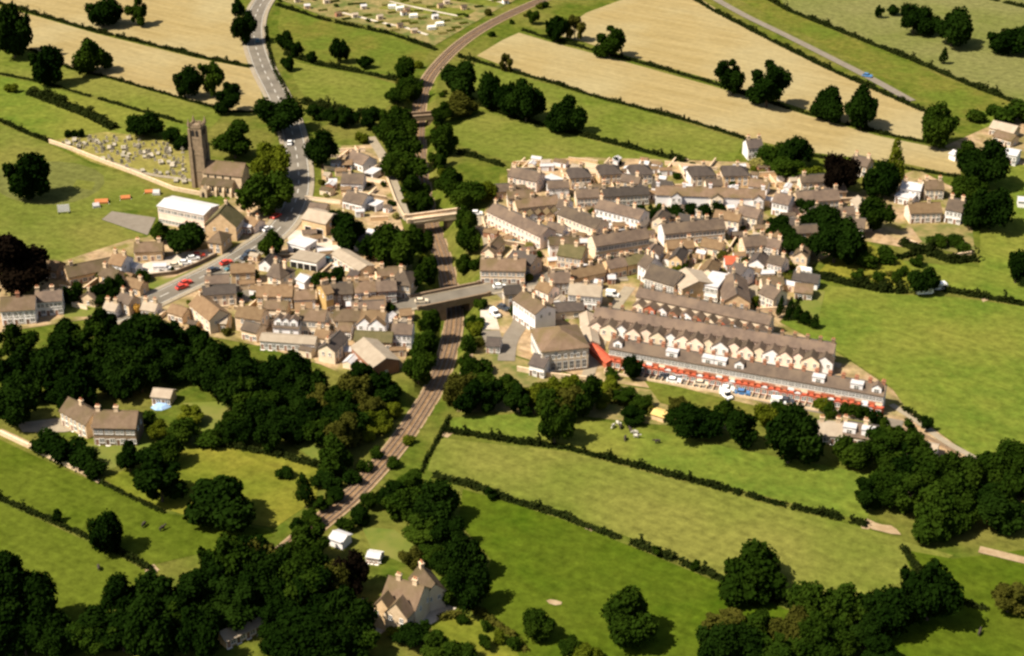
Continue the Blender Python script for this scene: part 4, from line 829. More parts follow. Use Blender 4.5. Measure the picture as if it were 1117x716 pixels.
# ------------------------------------------------------------ hedges and walls
HED = [
 ([(-80,-16),(0,4),(40,16),(105,35),(160,48),(215,62),(275,74)],2.0,2.6,'long hedge between the two stubble fields next to the main road'),
 ([(-60,45),(35,55),(75,74.5),(120,85.5),(190,105.5),(250,122.5),(286,122.5)],1.3,1.6,'low hedge along the lower side of the stubble by the main road'),
 ([(-60,66),(0,81),(35,88),(70,97),(100,106)],1.2,1.6,'low thin hedge above the thick bushy hedge'),
 ([(32,102),(60,112),(100,128),(125,141)],4.6,6,'thick bushy hedge above the churchyard'),
 ([(108,108),(150,120.5),(180,129),(217,140)],1.4,1.8,'low hedge running to the church tower trees'),
 ([(-60,112),(0,132),(30,146),(54,155)],1.8,2,'hedge along the top of the cricket field'),
 ([(302,6),(350,21),(380,28),(430,38.5),(476,55)],1.8,2.4,'hedge below the allotments'),
 ([(312,60),(350,71.5),(400,80.5),(440,90)],2.4,3,'overgrown hedge across the fields between road and railway'),
 ([(330,112),(360,119),(410,130),(425,134)],3.2,5,'tall hedge behind the bungalow gardens'),
 ([(500,62),(560,79),(600,90),(650,106),(700,119),(760,135),(816,153)],1.7,2.2,'hedge along the lower edge of the long stubble strip'),
 ([(570,33),(600,43),(690,66.5),(780,92),(860,119),(910,132),(960,146),(1020,158)],1.7,2.2,'hedge between the upper stubble field and the long stubble strip'),
 ([(505,108),(560,128),(620,144),(690,162),(748,177)],2.2,3,'dark hedge across the pasture above the village'),
 ([(700,-30),(735,-14),(780,13),(840,44),(900,74),(945,94),(1008,122)],2.2,2.6,'hedge along the lane at the top of the stubble'),
 ([(815,-14),(860,12),(940,44),(1000,68),(1060,94),(1180,140)],2.4,3,'dark hedge above the rough strip beyond the lane'),
 ([(1040,-10),(1090,2),(1150,16),(1200,28)],2.2,3,'far hedge at the top of the pale pasture'),
 ([(870,168),(930,178),(985,184),(1048,194)],1.4,1.8,'hedge at the foot of the stubble behind the stone house'),
 ([(885,300),(930,311),(965,318),(990,319)],3.2,4,'tall hedge below the gardens at the top of the big green field'),
 ([(1030,317),(1075,325),(1125,334),(1200,346)],2.6,3.4,'hedge between the big green field and the paddock'),
 ([(983,266),(1010,276),(1040,286),(1066,283)],3.6,5,'thick clipped hedge round the white gable garden'),
 ([(960,286),(985,281),(1005,276)],2.4,3,'short hedge joining the thick clipped hedge'),
 ([(484,470),(530,477),(560,482),(620,489.5),(690,508),(760,526),(850,550),(900,562),(948,574)],1.8,2.4,'long hedge under the cattle pasture'),
 ([(468,518),(520,532.5),(560,547.5),(610,562),(640,574.5),(700,597),(760,621),(800,638),(850,657),(884,671)],1.9,2.4,'long hedge slanting down below the widest pasture'),
 ([(490,456),(481,474),(466,500),(460,516)],1.0,1.2,'thin hedge along the railway foot'),
 ([(-60,512),(0,544),(40,562),(80,579),(130,603),(165,622)],1.5,1.8,'hedge between the two lower left pastures'),
 ([(240,486),(300,496),(350,510),(378,520)],2.0,2.6,'hedge above the dry meadow'),
 ([(110,527),(150,546),(180,560)],1.0,1.4,'low hedge below the manor lawn'),
 ([(1030,655),(1055,660),(1080,666)],1.6,2,'short hedge across the bottom right pasture'),
 ([(985,598),(1002,622),(990,645),(978,668)],1.6,2.4,'hedge down the side of the widest pasture past the big tree'),
 ([(820,270),(850,280),(868,296)],2.0,2.6,'olive garden hedge by the pink cottages','leaf_olive'),
 ([(836,298),(856,304),(866,310)],2.6,5,'broad olive hedge above the field bungalow','leaf_olive'),
 ([(886,310),(876,322),(856,350)],1.2,1.6,'hedge up the side of the big green field'),
 ([(985,446),(1000,456),(1012,466)],1.6,2,'hedge beside the lane end'),
 ([(500,168),(520,172),(550,182)],2.0,3,'hedge above the cutting beside the pink houses'),
 ([(480,676),(520,668),(555,690),(575,712)],1.6,2.2,'hedge round the villa lawn','leaf_olive'),
 ([(660,436),(690,442),(712,452)],3.0,5,'bramble bank above the cattle pasture','leaf_olive'),
 ([(290,30),(292,50),(300,78),(316,108)],1.4,2.0,'hedge down the field side of the main road'),
 ([(930,306),(955,302),(985,300)],1.4,2.2,'hedge in the dry garden by the caravans','leaf_olive'),
]
for h in HED: hedge(h[0], h[1], h[2], h[3], *(h[4:] or ('leaf_hedge',)))
stone_wall([(54,156),(80,165),(110,177),(150,192),(190,208),(222,214)], 1.5, .5, 'pale stone wall between the churchyard and the cricket field')
stone_wall([(222,214),(250,212),(270,222),(284,228)], 1.4, .5, 'pale stone wall from the churchyard to the road')
stone_wall([(0,474),(30,488),(60,503),(90,517)], 1.3, .6, 'field stone wall below the manor drive')
stone_wall([(148,305),(190,300),(216,290),(238,279)], 1.4, .5, 'dark wall between the car park and the road', 'stone_dark')
stone_wall([(640,416),(600,412),(560,404)], 1.6, .5, 'stone wall below the mill')
stone_wall([(985,470),(1010,478),(1050,500)], 1.0, .4, 'stone wall along the lane end', 'stone_dark')
stone_wall([(414,176),(423,198),(432,222),(442,240)], 1.2, .4, 'wall along the lane beside the railway trees')
stone_wall([(526,240),(533,262),(540,280)], 1.2, .4, 'wall beside the lane below the curving terrace')
stone_wall([(985,262),(1030,282),(1060,278)], 1.2, .4, 'wall inside the white gable garden')
stone_wall([(428,676),(450,684),(470,686)], 1.1, .4, 'pale garden wall before the stone villa', 'cream')

# ------------------------------------------------------------ single trees: crown centre, width and height as seen
for a in [
 (12,32,46,62,'d','big dark tree at the far edge of the stubble, with bushes at its foot'),
 (51,70,37,46,'d','round dark tree on the low hedge by the stubble'), (100,60,40,42,'m','round oak on the lower stubble hedge, apart from its neighbours'),
 (111,13,42,34,'d','broad dark oak in the upper stubble field'), (149,13,24,30,'m','smaller oak next to the broad one in the upper stubble'),
 (204,89,28,44,'d','dense dark tree beside a tall bare stemmed tree'), (231,86,30,66,'s','tall open tree with a bare stem showing between two dense ones'), (247,106,30,36,'d','rounded dark tree by the main road end of the stubble'),
 (258,6,16,18,'d','small round tree above the road bend'), (264,30,27,38,'d','dark tree at the inner side of the road bend'),
 (30,190,47,56,'d','lone dark tree on the cricket field'), (18,284,72,72,'p','huge dark copper beech behind the white houses'),
 (155,136,38,30,'d','dark round tree above the graves'), (305,126,52,44,'d','dark tree overhanging the main road'),
 (350,160,36,50,'d','dark oval tree beside the main road above the bungalows'),
 (200,258,44,36,'d','dark round tree in front of the white roofed school'), (176,251,24,24,'m','small round tree beside the schoolyard'),
 (296,267,29,32,'m','green tree on the corner of the main road'), (665,45,33,36,'m','rounded oak alone on the stubble hedge'),
 (1026,136,38,50,'m','spreading oak at the corner of the upper stubble'), (1030,60,10,18,'cd','small pointed tree alone in the pale pasture'),
 (978,178,22,58,'cl','tall yellow green conifer beside the stubble'), (917,190,38,46,'p','very dark copper tree above the broad grey roof'),
 (962,196,37,42,'d','round dark tree below the tall conifer'), (955,232,36,42,'m','round green tree beside the grey roofed house'),
 (1110,290,30,64,'d','dark tree at the far side of the paddock'), (1006,306,32,32,'d','dark tree behind the two caravans'),
 (245,541,78,66,'d','broad dark tree standing in the dry meadow'), (174,520,54,62,'d','tall dark tree at the corner of the dry meadow'),
 (112,581,40,50,'d','dark tree on the hedge between the lower pastures'), (333,534,22,42,'cd','narrow dark tree at the railway end of the meadow'),
 (62,562,12,18,'d','very small tree on the lower pasture hedge'), (817,618,78,66,'m','broad tree on the long slanting hedge'),
 (687,672,62,66,'m','spreading tree alone on the lowest pasture'), (587,681,36,36,'m','small tree at the corner of the villa lawn'),
 (1016,644,64,76,'d','big tree in the narrow gap between the wide pasture and the last field'), (1102,650,40,42,'o','brownish tree beside the short hedge'),
 (605,460,40,58,'m','tall tree standing on the cattle pasture hedge'), (637,432,36,54,'m','tall round tree at the top of the cattle pasture'),
 (690,400,22,38,'d','dark pointed tree in front of the bay fronted terrace'), (757,458,60,44,'d','broad dark tree beside the yellow roofed hen house'),
 (809,464,36,62,'d','tall dark tree below the lane of parked cars'), (862,476,60,66,'d','broad dark tree before the pale bungalow'),
 (933,492,42,38,'m','round tree below the dormered bungalow'), (1011,462,14,22,'d','little tree beside the lane end'),
 (535,537,14,16,'d','very small dark tree on the long slanting hedge, near the railway'), (717,601,10,14,'m','small hedge tree half way along the long slanting hedge'), (758,616,11,18,'m','small hedge tree next to the broad tree'),
 (383,628,46,52,'p','copper beech below the white roofed shed'), (296,178,44,44,'l','light green tree by the churchyard gate'),
 (292,208,58,52,'m','large green tree between the church and the main road'), (255,152,46,44,'m','dark green tree behind the church nave'), (552,68,15,20,'so','thin brownish tree in the stubble strip corner'),
 (627,30,22,46,'so','thin brown leaved tree on the stubble hedge'), (607,30,24,38,'d','dark tree beside the thin brown one on the stubble hedge'), (582,18,14,16,'m','small tree beside the railway embankment'),
 (433,268,48,52,'m','large green tree beside the cutting between the bridges'), (347,318,1,1,'bm','') ]:
    if a[2] > 1: tree(*a)
def group(lst, label, grp, kind=None):
    for q in lst: tree(*q[:4], q[4] if len(q) > 4 else kind, label, grp)
group([(800,84,34,40),(838,90,46,54)],'round oak of a pair on the stubble hedge nearest the lone oak','pair of oaks on the stubble hedge','d')
group([(907,111,36,42),(941,118,38,46)],'round oak of the pair beside the country lane','pair of oaks by the lane','d')
group([(998,20,34,34),(1012,24,30,28),(1040,29,44,44),(1098,44,40,32),(1122,40,40,40),(975,11,14,12),(959,12,11,14)],'dark tree in the line across the pale pasture','trees in the pale pasture','d')
group([(310,45,18,26),(323,53,15,22),(313,69,15,16),(370,55,21,38),(340,62,11,14),(398,67,18,15)],'dark tree on the hedge between road and railway','hedge trees between road and railway','d')
group([(440,76,26,32),(448,98,28,28),(432,104,24,20),(430,130,36,34),(418,142,28,26),(438,158,38,40),(446,180,40,40),(452,205,36,38),(430,180,26,30),(440,140,34,30),(462,220,22,26)],'tree in the dense belt on the church side of the railway','railway belt, church side','m')
group([(500,86,38,42),(537,98,32,48),(556,108,30,40),(574,108,44,50),(618,122,38,44),(605,136,22,16)],'dark tree in the line behind the pasture above the railway','line of trees above the railway','d')
group([(498,112,40,30,'o'),(482,122,22,26,'m'),(484,150,28,38,'m'),(478,176,22,36,'m'),(494,196,34,34,'m'),(512,212,36,30,'m'),(530,208,24,22,'l')],'tree on the village side of the upper cutting','upper cutting trees, village side')
group([(345,121,22,18),(362,126,20,20),(380,128,22,22),(402,128,24,24)],'tree in the row behind the bungalow gardens','row behind the bungalow gardens','d')
group([(383,250,40,44),(402,268,26,30),(368,240,22,22),(366,300,22,24,'d'),(350,306,22,20,'bm')],'tree or shrub in the garden above the long pale shed','garden trees by the pale shed','d')
group([(462,262,24,36),(466,292,24,44),(452,305,20,22)],'tree on the church side of the cutting between the bridges','cutting trees between the bridges','m')
group([(509,240,24,34),(511,262,26,40),(506,290,18,30)],'tree on the village side of the cutting between the bridges','cutting trees facing the village','m')
group([(468,352,24,36),(462,378,30,40),(456,402,34,40)],'tree on the bank just below the road bridge','bank trees below the bridge','m')
group([(512,350,16,36),(513,375,18,24),(524,400,26,20),(508,396,18,18)],'shrub on the bank between mill yard and railway','mill bank shrubs','bm')
group([(852,246,32,32),(894,238,42,38),(880,224,24,20),(912,262,56,54),(872,266,36,28),(928,270,34,36)],'dark tree in the clump below the long stone house','dark clump in the village','d')
group([(868,164,38,38,'d'),(846,170,40,30,'m'),(860,182,40,26,'m'),(884,190,28,18,'l'),(828,178,22,16,'by')],'tree or shrub around the lone white gabled house','trees by the lone white house')
group([(1075,176,54,58,'d'),(1058,168,30,34,'m'),(1083,226,52,52,'d'),(1062,208,36,36,'m'),(1048,202,20,26,'m'),(1066,238,28,22,'bm')],'dark tree in the farm grove between the paddock and the stubble','farm grove')
group([(1065,126,22,17),(1083,120,14,14),(1105,123,40,18),(1130,128,30,18)],'rounded bush on the far side of the farm','farm bushes','bm')
group([(852,334,11,26),(862,336,11,26),(872,342,14,20),(880,346,14,18),(889,350,11,16)],'pointed dark shrub at the end of the upper long terrace','pointed shrubs by the terrace','cd')
group([(680,232,20,16),(695,229,18,16),(708,234,16,14),(722,229,18,16),(738,231,18,16),(752,228,16,14),(768,230,18,16),(785,226,16,14)],'dark garden bush below the long white row','bushes below the white row','bd')
group([(155,93,1,1)],'','') if False else None
group([(186,147,20,18),(207,153,26,20),(196,158,16,12)],'dark bush at the churchyard top near the tower','churchyard bushes','bd')
group([(74,146,8,9),(81,146,8,9),(88,145,8,11)],'small clipped dark bush in the churchyard corner','clipped churchyard bushes','bd')
group([(70,490,44,30),(50,482,34,24),(92,502,34,28),(104,512,24,22)],'dark bush along the wall below the manor','manor wall bushes','bd')
group([(140,498,28,40,'d'),(182,490,36,36,'m'),(172,468,24,24,'l'),(200,468,36,34,'m'),(208,452,30,24,'l'),(228,480,28,22,'bm'),(160,456,20,18,'bm')],'tree or shrub in the manor garden','manor garden trees')
group([(110,320,28,24,'d'),(125,312,24,26,'d'),(85,318,16,20,'m'),(75,322,20,24,'bd'),(96,322,14,20,'by'),(112,300,20,16,'bl'),(157,300,16,16,'bm'),(135,303,18,14,'bl')],'garden tree or shrub between the barn range and the wood','gardens by the barn range')
tree(151,337,12,22,'bx','orange leaved shrub beside the stone cottage by the wood')
tree(12,96,14,12,'bl','pale flowering bush on the low hedge above the cricket field')
tree(395,150,14,14,'bl','light green shrub at the top of the bungalow lane')
group([(430,552,30,26,'m'),(427,538,36,32,'d'),(448,548,44,40,'m'),(475,548,56,54,'d'),(446,526,36,30,'m'),(462,575,44,34,'m'),(488,580,36,36,'d'),(505,610,44,50,'d'),(512,642,48,54,'d'),(490,640,30,34,'m'),(470,602,30,24,'m'),(484,612,30,36,'d'),(450,610,26,26,'o')],'tree in the belt between the railway and the stone villa','belt behind the villa')
wood([(0,374),(45,368),(75,354),(130,350),(190,355),(238,366),(278,386),(260,435),(205,432),(192,414),(160,414),(140,428),(60,428),(0,450)],29,'dddds','tree in the dark wood above the manor','dark wood above the manor')
wood([(255,390),(300,385),(345,400),(348,470),(310,490),(258,470)],28,'dddm','dark tree in the wood between the manor and the railway','wood between manor and railway')
wood([(350,425),(395,405),(432,405),(428,432),(412,462),(388,490),(366,512),(345,490)],28,'ddmso','dark tree in the wood along the railway below the workshop','wood along the railway')
group([(408,456,30,26),(418,464,22,20),(400,474,22,18),(428,446,22,20)],'yellow green tree right beside the railway bend','yellow green trees by the railway','l')
group([(310,515,20,14),(350,522,26,18),(362,528,20,16)],'shrub at the railway end of the dry meadow','meadow edge shrubs','bd')
wood([(-30,625),(20,612),(50,640),(60,680),(90,700),(115,655),(150,632),(165,645),(230,610),(262,590),(300,605),(330,585),(345,605),(372,650),(395,690),(400,712),(290,715),(285,660),(235,690),(240,715),(-12,715)],37,'ddddms','tree in the dark wood at the foot of the pastures','lower dark wood')
wood([(262,600),(330,590),(372,640),(360,670),(290,655)],34,'mmdo','greener tree in the lower wood above the tan barn','greener part of the lower wood')
group([(28,655,70,80),(10,690,60,60)],'very large dark tree at the wood corner in the lower pasture','big trees at the wood corner','d')
group([(345,690,80,64),(380,700,50,46),(312,700,50,50)],'large black green tree between the tan barn and the villa','trees between barn and villa','d')
wood([(760,690),(800,672),(850,670),(890,650),(940,640),(975,655),(970,712),(760,712)],36,'mmdmdo','tree in the copse at the foot of the slanting hedge','copse by the slanting hedge')
wood([(950,500),(985,470),(1010,500),(1060,498),(1117,488),(1130,490),(1130,560),(1085,560),(1060,592),(1010,585),(980,560),(945,560)],36,'mmdds','tree in the copse beyond the lane end','copse beyond the lane end')
wood([(490,420),(520,404),(560,410),(570,448),(500,448)],24,'mmdo','tree in the copse between mill and railway','mill copse')
wood([(572,420),(600,412),(632,420),(628,448),(585,448)],22,'mlo','tree on the bank below the mill','mill bank trees')
group([(665,420,24,20,'l'),(680,430,26,20,'m'),(655,438,20,18,'l'),(700,438,26,20,'m'),(690,452,30,22,'d'),(740,440,24,16,'o'),(668,408,16,14,'m')],'shrub on the bank below the bay fronted terrace','bank below the brick fronts','m')
group([(840,425,1,1)],'','') if False else None
group([(790,447,22,24,'m'),(835,452,24,30,'l'),(850,448,20,20,'m'),(895,442,18,16,'bl'),(905,446,16,20,'c'),(925,447,18,20,'bm'),(940,450,16,18,'bm'),(955,455,16,20,'bd'),(966,462,14,18,'c'),(880,478,20,18,'bm')],'garden tree or shrub along the lane below the brick fronts','lane garden shrubs')
group([(450,690,40,30,'d'),(475,702,36,30,'m'),(500,712,34,26,'m'),(530,700,16,18,'m'),(545,695,14,16,'bl'),(560,702,16,16,'bm'),(505,676,14,12,'bm'),(530,682,12,14,'bm'),(430,686,20,16,'bl'),(620,706,26,24,'m'),(640,716,40,30,'l')],'shrub in the garden of the stone villa','villa garden shrubs')
group([(985,296,14,12),(1000,285,16,14),(1022,262,22,12),(1040,262,20,12),(1050,270,18,14),(945,282,24,22),(968,278,22,20),(960,302,14,14),(935,300,14,14),(978,302,12,16)],'garden shrub around the white gable house','white gable garden shrubs','bm')
group([(948,540,30,44,'d'),(965,520,34,44,'m'),(985,500,36,40,'d')],'tall tree at the near end of the lane copse','tall trees of the lane copse')
group([(175,655,30,1)],'','') if False else None

group([(352,548,22,20,'m'),(366,540,20,18,'d'),(384,522,20,18,'bd'),(398,508,18,16,'bm'),(412,494,16,14,'bm'),(340,562,22,22,'m'),(326,575,24,24,'d'),(404,545,22,22,'m'),(392,560,22,22,'d'),(376,572,20,18,'bm'),(446,480,14,12,'bl'),(430,505,16,14,'bm')],'shrub or small tree close beside the lowest stretch of railway','trees by the lowest stretch of railway')
# ------------------------------------------------------------ small shrubs in the village gardens and along the cutting
def clear(x, y, r):
    for (cx, cy, rz, L, w) in FOOT:
        dx, dy = x - cx, y - cy; u = dx * math.cos(rz) + dy * math.sin(rz); v = -dx * math.sin(rz) + dy * math.cos(rz)
        if abs(u) < L/2 + r and abs(v) < w/2 + r: return False
    return True
VIL = [[(530,240),(560,178),(640,176),(830,182),(880,205),(930,215),(930,240),(870,296),(884,312),(868,330),(848,346),(690,300),(640,320),(620,345),(560,345),(535,300)], [(150,300),(240,270),(300,290),(340,215),(370,165),(410,165),(436,250),(448,300),(448,380),(400,415),(350,395),(280,372),(200,358),(110,345),(60,330),(70,305)]]
cnt = 0; tries = 0
while cnt < 170 and tries < 5000:
    tries += 1; poly = VIL[0] if rng.random() < .6 else VIL[1]; xs = [p[0] for p in poly]; ys = [p[1] for p in poly]
    x, y = rng.uniform(min(xs), max(xs)), rng.uniform(min(ys), max(ys))
    if not inside(x, y, poly): continue
    q = P(x, y)
    if not clear(q.x, q.y, 1.2) or hz(q.x, q.y) < -.1: continue
    if 150 < x < 345 and abs((y - 258) + (x - 296) * .52) < 12: continue          # keep the road free
    s = scale_at(q) * rng.uniform(1.6, 4.0)
    tree(x, y - s * .35, s, s * rng.uniform(.7, 1.1), rng.choice(['bm','bl','bd','bo','bm','by']), 'small rounded shrub in a village garden', 'village garden shrubs'); cnt += 1
cnt = 0
while cnt < 90:                                                              # scrub on the cutting slopes
    i = rng.randint(0, len(rail_line) - 1); p = rail_line[i]
    if p.z > -1.0: 
        if rng.random() < .9: continue
    s = rng.choice((-1, 1)); n_ = normals2([rail_line[max(i-1,0)], rail_line[min(i+1, len(rail_line)-1)]])[0]; q = p + n_ * s * rng.uniform(7, 11); g = hz(q.x, q.y)
    if not clear(q.x, q.y, 1.5): continue
    if any((q.x - c.x)**2 + (q.y - c.y)**2 < 13**2 for c in (P(490,324), P(474,236.5), P(456,127))): continue
    r = rng.uniform(1.0, 2.6); t = thing('shrub', 'scrub bush growing on the railway cutting slope', 'bush', (q.x, q.y, g), rng.uniform(0, 6), 'scrub on the cutting slopes')
    link('foliage', with_mat(rng.choice(CROWNS['bush']), rng.choice(['leaf_mid','leaf_light','leaf_olive','leaf_mid'])), t, (0, 0, r * .7), 0, (r, r, r * .85)); cnt += 1

# ------------------------------------------------------------ sheds, garden walls and lean-tos that fill the back gardens
SM = {}
def shed(x, y, rot, L, w, h, wm, rm, label, grp):
    q = P(x, y); t = thing('shed', label, 'shed', (q.x, q.y, 0), rot, grp); FOOT.append((q.x, q.y, rot, L, w))
    mb = MB(); mb.prism([(-w/2, -.1), (w/2, -.1), (w/2, h), (0, h + w*.22), (-w/2, h)], -L/2, L/2, 0); mb.build('wall', wm, t)
    roof_gable(L, w, h, h + w*.22, .15, .15, .1).build('roof', [rm, rm], t); link('door', DOOR, t, (L*.2, -w/2 - .01, .02), 0, (.9, 1, min(1, h/2.3)))
cnt = 0; tries = 0                                       # small cottages squeezed into the gaps between the rows
while cnt < 46 and tries < 9000:
    tries += 1; poly = VIL[0] if rng.random() < .62 else VIL[1]; xs = [p[0] for p in poly]; ys = [p[1] for p in poly]; x, y = rng.uniform(min(xs), max(xs)), rng.uniform(min(ys), max(ys))
    if not inside(x, y, poly): continue
    if (x > 500 and (y < 204 or (668 < x < 795 and 218 < y < 245))) or (x < 460 and y < 268): continue
    q = P(x, y); L_, w_ = rng.uniform(6, 11), rng.uniform(5, 6.5)
    a_ = rng.choice([.1, -.4, -.45, .15, 1.2]); e = Vector((math.cos(a_), math.sin(a_), 0)) * L_ / 2
    if any((not clear((q + e*k).x, (q + e*k).y, 3.2)) or hz((q + e*k).x, (q + e*k).y) < -.1 for k in (-1, -.5, 0, .5, 1)): continue
    if 150 < x < 345 and abs((y - 258) + (x - 296) * .52) < 30: continue
    if 300 < x < 345 and y < 262: continue
    if 430 < x < 600 and abs((y - 324) + (x - 490) * .19) < 20: continue
    he_ = rng.choice([2.8, 3.2, 4.8]); hr_ = he_ + 2.4; s_ = scale_at(q); c_ = q + Vector((0, 0, hr_)); wm, rm = rng.choice([('white','white'), ('stone','stone'), ('cream','cream'), ('stone_tan','tan')]), rng.choice([('slate','grey'), ('stone_slate','brown'), ('tile_brown','orange brown'), ('slate_dark','dark')])
    def px_(v): r_ = v - Vector((0, 0, CAM_H)); t_ = r_.dot(fwd); return (558.5 + FPX * r_.dot(rgt) / t_, 358 - FPX * r_.dot(upv) / t_)
    hr_e = he_ + 2.4 * .8; A_, B_ = px_(q - e + Vector((0, 0, hr_e))), px_(q + e + Vector((0, 0, hr_e)))
    building(A_, B_, w_, he_, hr_, wm[0], rm[0], 'small ' + wm[1] + ' cottage with a ' + rm[1] + ' roof squeezed between the village rows', 'cottage', 'house', group='infill cottages, ' + wm[1] + ' and ' + rm[1], ch=[rng.choice([.1, .9])]); cnt += 1
cnt = 0; tries = 0
while cnt < 130 and tries < 9000:
    tries += 1; poly = VIL[0] if rng.random() < .55 else VIL[1]; xs = [p[0] for p in poly]; ys = [p[1] for p in poly]; x, y = rng.uniform(min(xs), max(xs)), rng.uniform(min(ys), max(ys))
    if not inside(x, y, poly): continue
    q = P(x, y); L_, w_ = rng.uniform(2.5, 5.5), rng.uniform(2.2, 3.6)
    if not clear(q.x, q.y, 1.7) or hz(q.x, q.y) < -.1: continue
    if 150 < x < 345 and abs((y - 258) + (x - 296) * .52) < 15: continue
    if 430 < x < 600 and abs((y - 324) + (x - 490) * .19) < 9: continue
    wm, rm = rng.choice(['stone','white','cream','brick_brown','stone_tan']), rng.choice(['slate','white_roof','pale_roof','tile_brown','stone_slate','white_roof'])
    shed(x, y, rng.choice([.1, -.35, -.45, .2, 1.2]), L_, w_, rng.uniform(1.9, 2.6), wm, rm, {'white_roof': 'white roofed', 'pale_roof': 'pale roofed', 'tile_brown': 'brown roofed'}.get(rm, 'grey roofed') + ' garden shed in a village back yard', 'village sheds, ' + {'slate': 'grey', 'stone_slate': 'grey'}.get(rm, rm)); cnt += 1
cnt = 0; tries = 0
while cnt < 110 and tries < 9000:
    tries += 1; poly = VIL[0] if rng.random() < .55 else VIL[1]; xs = [p[0] for p in poly]; ys = [p[1] for p in poly]; x, y = rng.uniform(min(xs), max(xs)), rng.uniform(min(ys), max(ys))
    if not inside(x, y, poly): continue
    a_ = rng.choice([.12, -.4, 1.2, 1.7, -.3]); L_ = rng.uniform(6, 15); q = P(x, y); e = Vector((math.cos(a_), math.sin(a_), 0)) * L_ / 2
    if any((not clear((q + e*k).x, (q + e*k).y, .5)) or hz((q + e*k).x, (q + e*k).y) < -.1 for k in (-1, -.5, 0, .5, 1)): continue
    if 150 < x < 345 and abs((y - 258) + (x - 296) * .52) < 24: continue
    if 430 < x < 600 and abs((y - 324) + (x - 490) * .19) < 16: continue
    t = thing('garden_wall', 'stone wall dividing village back gardens', 'wall', (q.x, q.y, 0), a_, 'village garden walls'); h_ = rng.uniform(1.1, 1.9)
    mb = MB(); mb.box(-L_/2, L_/2, -.2, .2, -.2, h_); mb.build('masonry', rng.choice(['stone','stone_tan','stone_dark','cream']), t); mb = MB(); mb.box(-L_/2 - .05, L_/2 + .05, -.26, .26, h_ + .003, h_ + .13); mb.build('coping', 'stone', t); cnt += 1

# ------------------------------------------------------------ gravestones
mb = MB(); mb.prism([(-.4, -.3), (.4, -.3), (.4, .95), (.24, 1.2), (-.24, 1.2), (-.4, .95)], -.09, .09, 1); mb.box(-.5, .5, -.16, .16, -.3, .12); g1 = mb.mesh('gravestone', 'headstone')
mb = MB(); mb.box(-.14, .14, -.1, .1, .3, 1.7); mb.box(-.48, .48, -.09, .09, 1.05, 1.3); mb.box(-.45, .45, -.35, .35, -.2, .3); g2 = mb.mesh('gravestone', 'headstone')
mb = MB(); mb.box(-.5, .5, -1.0, 1.0, -.2, .5); mb.box(-.6, .6, -1.1, 1.1, .503, .65); g3 = mb.mesh('tomb', 'headstone')
cyard = [(66,157),(85,153),(115,148),(150,152),(198,162),(206,190),(204,203),(160,192),(110,174)]; cnt = 0
k = 0
while cnt < 150 and k < 5000:
    k += 1; x, y = rng.uniform(60, 210), rng.uniform(146, 206)
    if not inside(x, y, cyard): continue
    q = P(x, y); row = Vector((math.cos(-.2), math.sin(-.2), 0)); me_ = rng.choice([g1, g1, g1, g2, g3])
    lab = {g1: 'round shouldered gravestone in the churchyard', g2: 'stone grave cross in the churchyard', g3: 'table tomb in the churchyard'}[me_]
    o = link('gravestone' if me_ is not g3 else 'tomb', me_, None, (q.x, q.y, .06), rng.gauss(.25, .12), (rng.uniform(1.0,1.6),) * 3); o.rotation_euler.x = rng.gauss(0, .06)
    tag(o, lab, 'gravestone' if me_ is not g3 else 'tomb', lab + 's'); cnt += 1

# ------------------------------------------------------------ allotments
lab_s = 'small shed on the allotments above the rough field'; arr = [(302,2),(350,16),(430,34),(474,49),(486,44),(540,14),(575,-4),(560,-30),(330,-30)]
field('allotment', [(300,-2),(350,17),(430,35),(474,50),(488,42),(540,12),(590,-14),(560,-50),(320,-50)], 'garden_soil', .07)
field('grass_verge', [(412,10),(430,2),(520,12),(505,20)], 'pasture', .09); field('grass_verge', [(440,-6),(470,-12),(560,-4),(540,8)], 'pasture', .09)
road('allotment_path', [(372,14),(420,26),(440,30),(470,40)], 2.0, 'pale_yard', .12); road('allotment_path', [(425,2),(460,10),(500,18)], 1.8, 'pale_yard', .12); road('allotment_path', [(460,-14),(510,-6),(550,4)], 1.8, 'pale_yard', .12)
mb = MB(); mb.box(-2.4, 2.4, -1.5, 1.5, 0, .12, 0)
for r_ in range(5):
    y = -1.2 + r_ * .6
    for i in range(12): x = -2.2 + i * .4; mb.prism([(x - .17, y - .16), (x + .17, y - .16), (x + .13, y + .16), (x - .13, y + .16)], .12, .3 + .25 * ((i * 7 + r_ * 3) % 5) / 5, 2, 1)
plots = [mb.mesh('vegetable_plot', ['garden_soil', k_]) for k_ in ('leaf_mid', 'leaf_light', 'leaf_yellow')] + [mb.mesh('vegetable_plot', ['dirt', 'leaf_light'])]
mb = MB(); mb.prism([(-1.2, 0), (1.2, 0), (1.2, 1.9), (0, 2.5), (-1.2, 1.9)], -1.5, 1.5, 0); shed_w = mb
SHW = [shed_w.mesh('wall', k_) for k_ in ('stone_tan', 'white', 'brick_brown', 'cream')]
SHR = [roof_gable(3.0, 2.4, 1.92, 2.52, .15, .15, .08).mesh('roof', [k_, k_]) for k_ in ('slate', 'pale_roof', 'white_roof', 'tile_brown')]
spots = []; k = 0
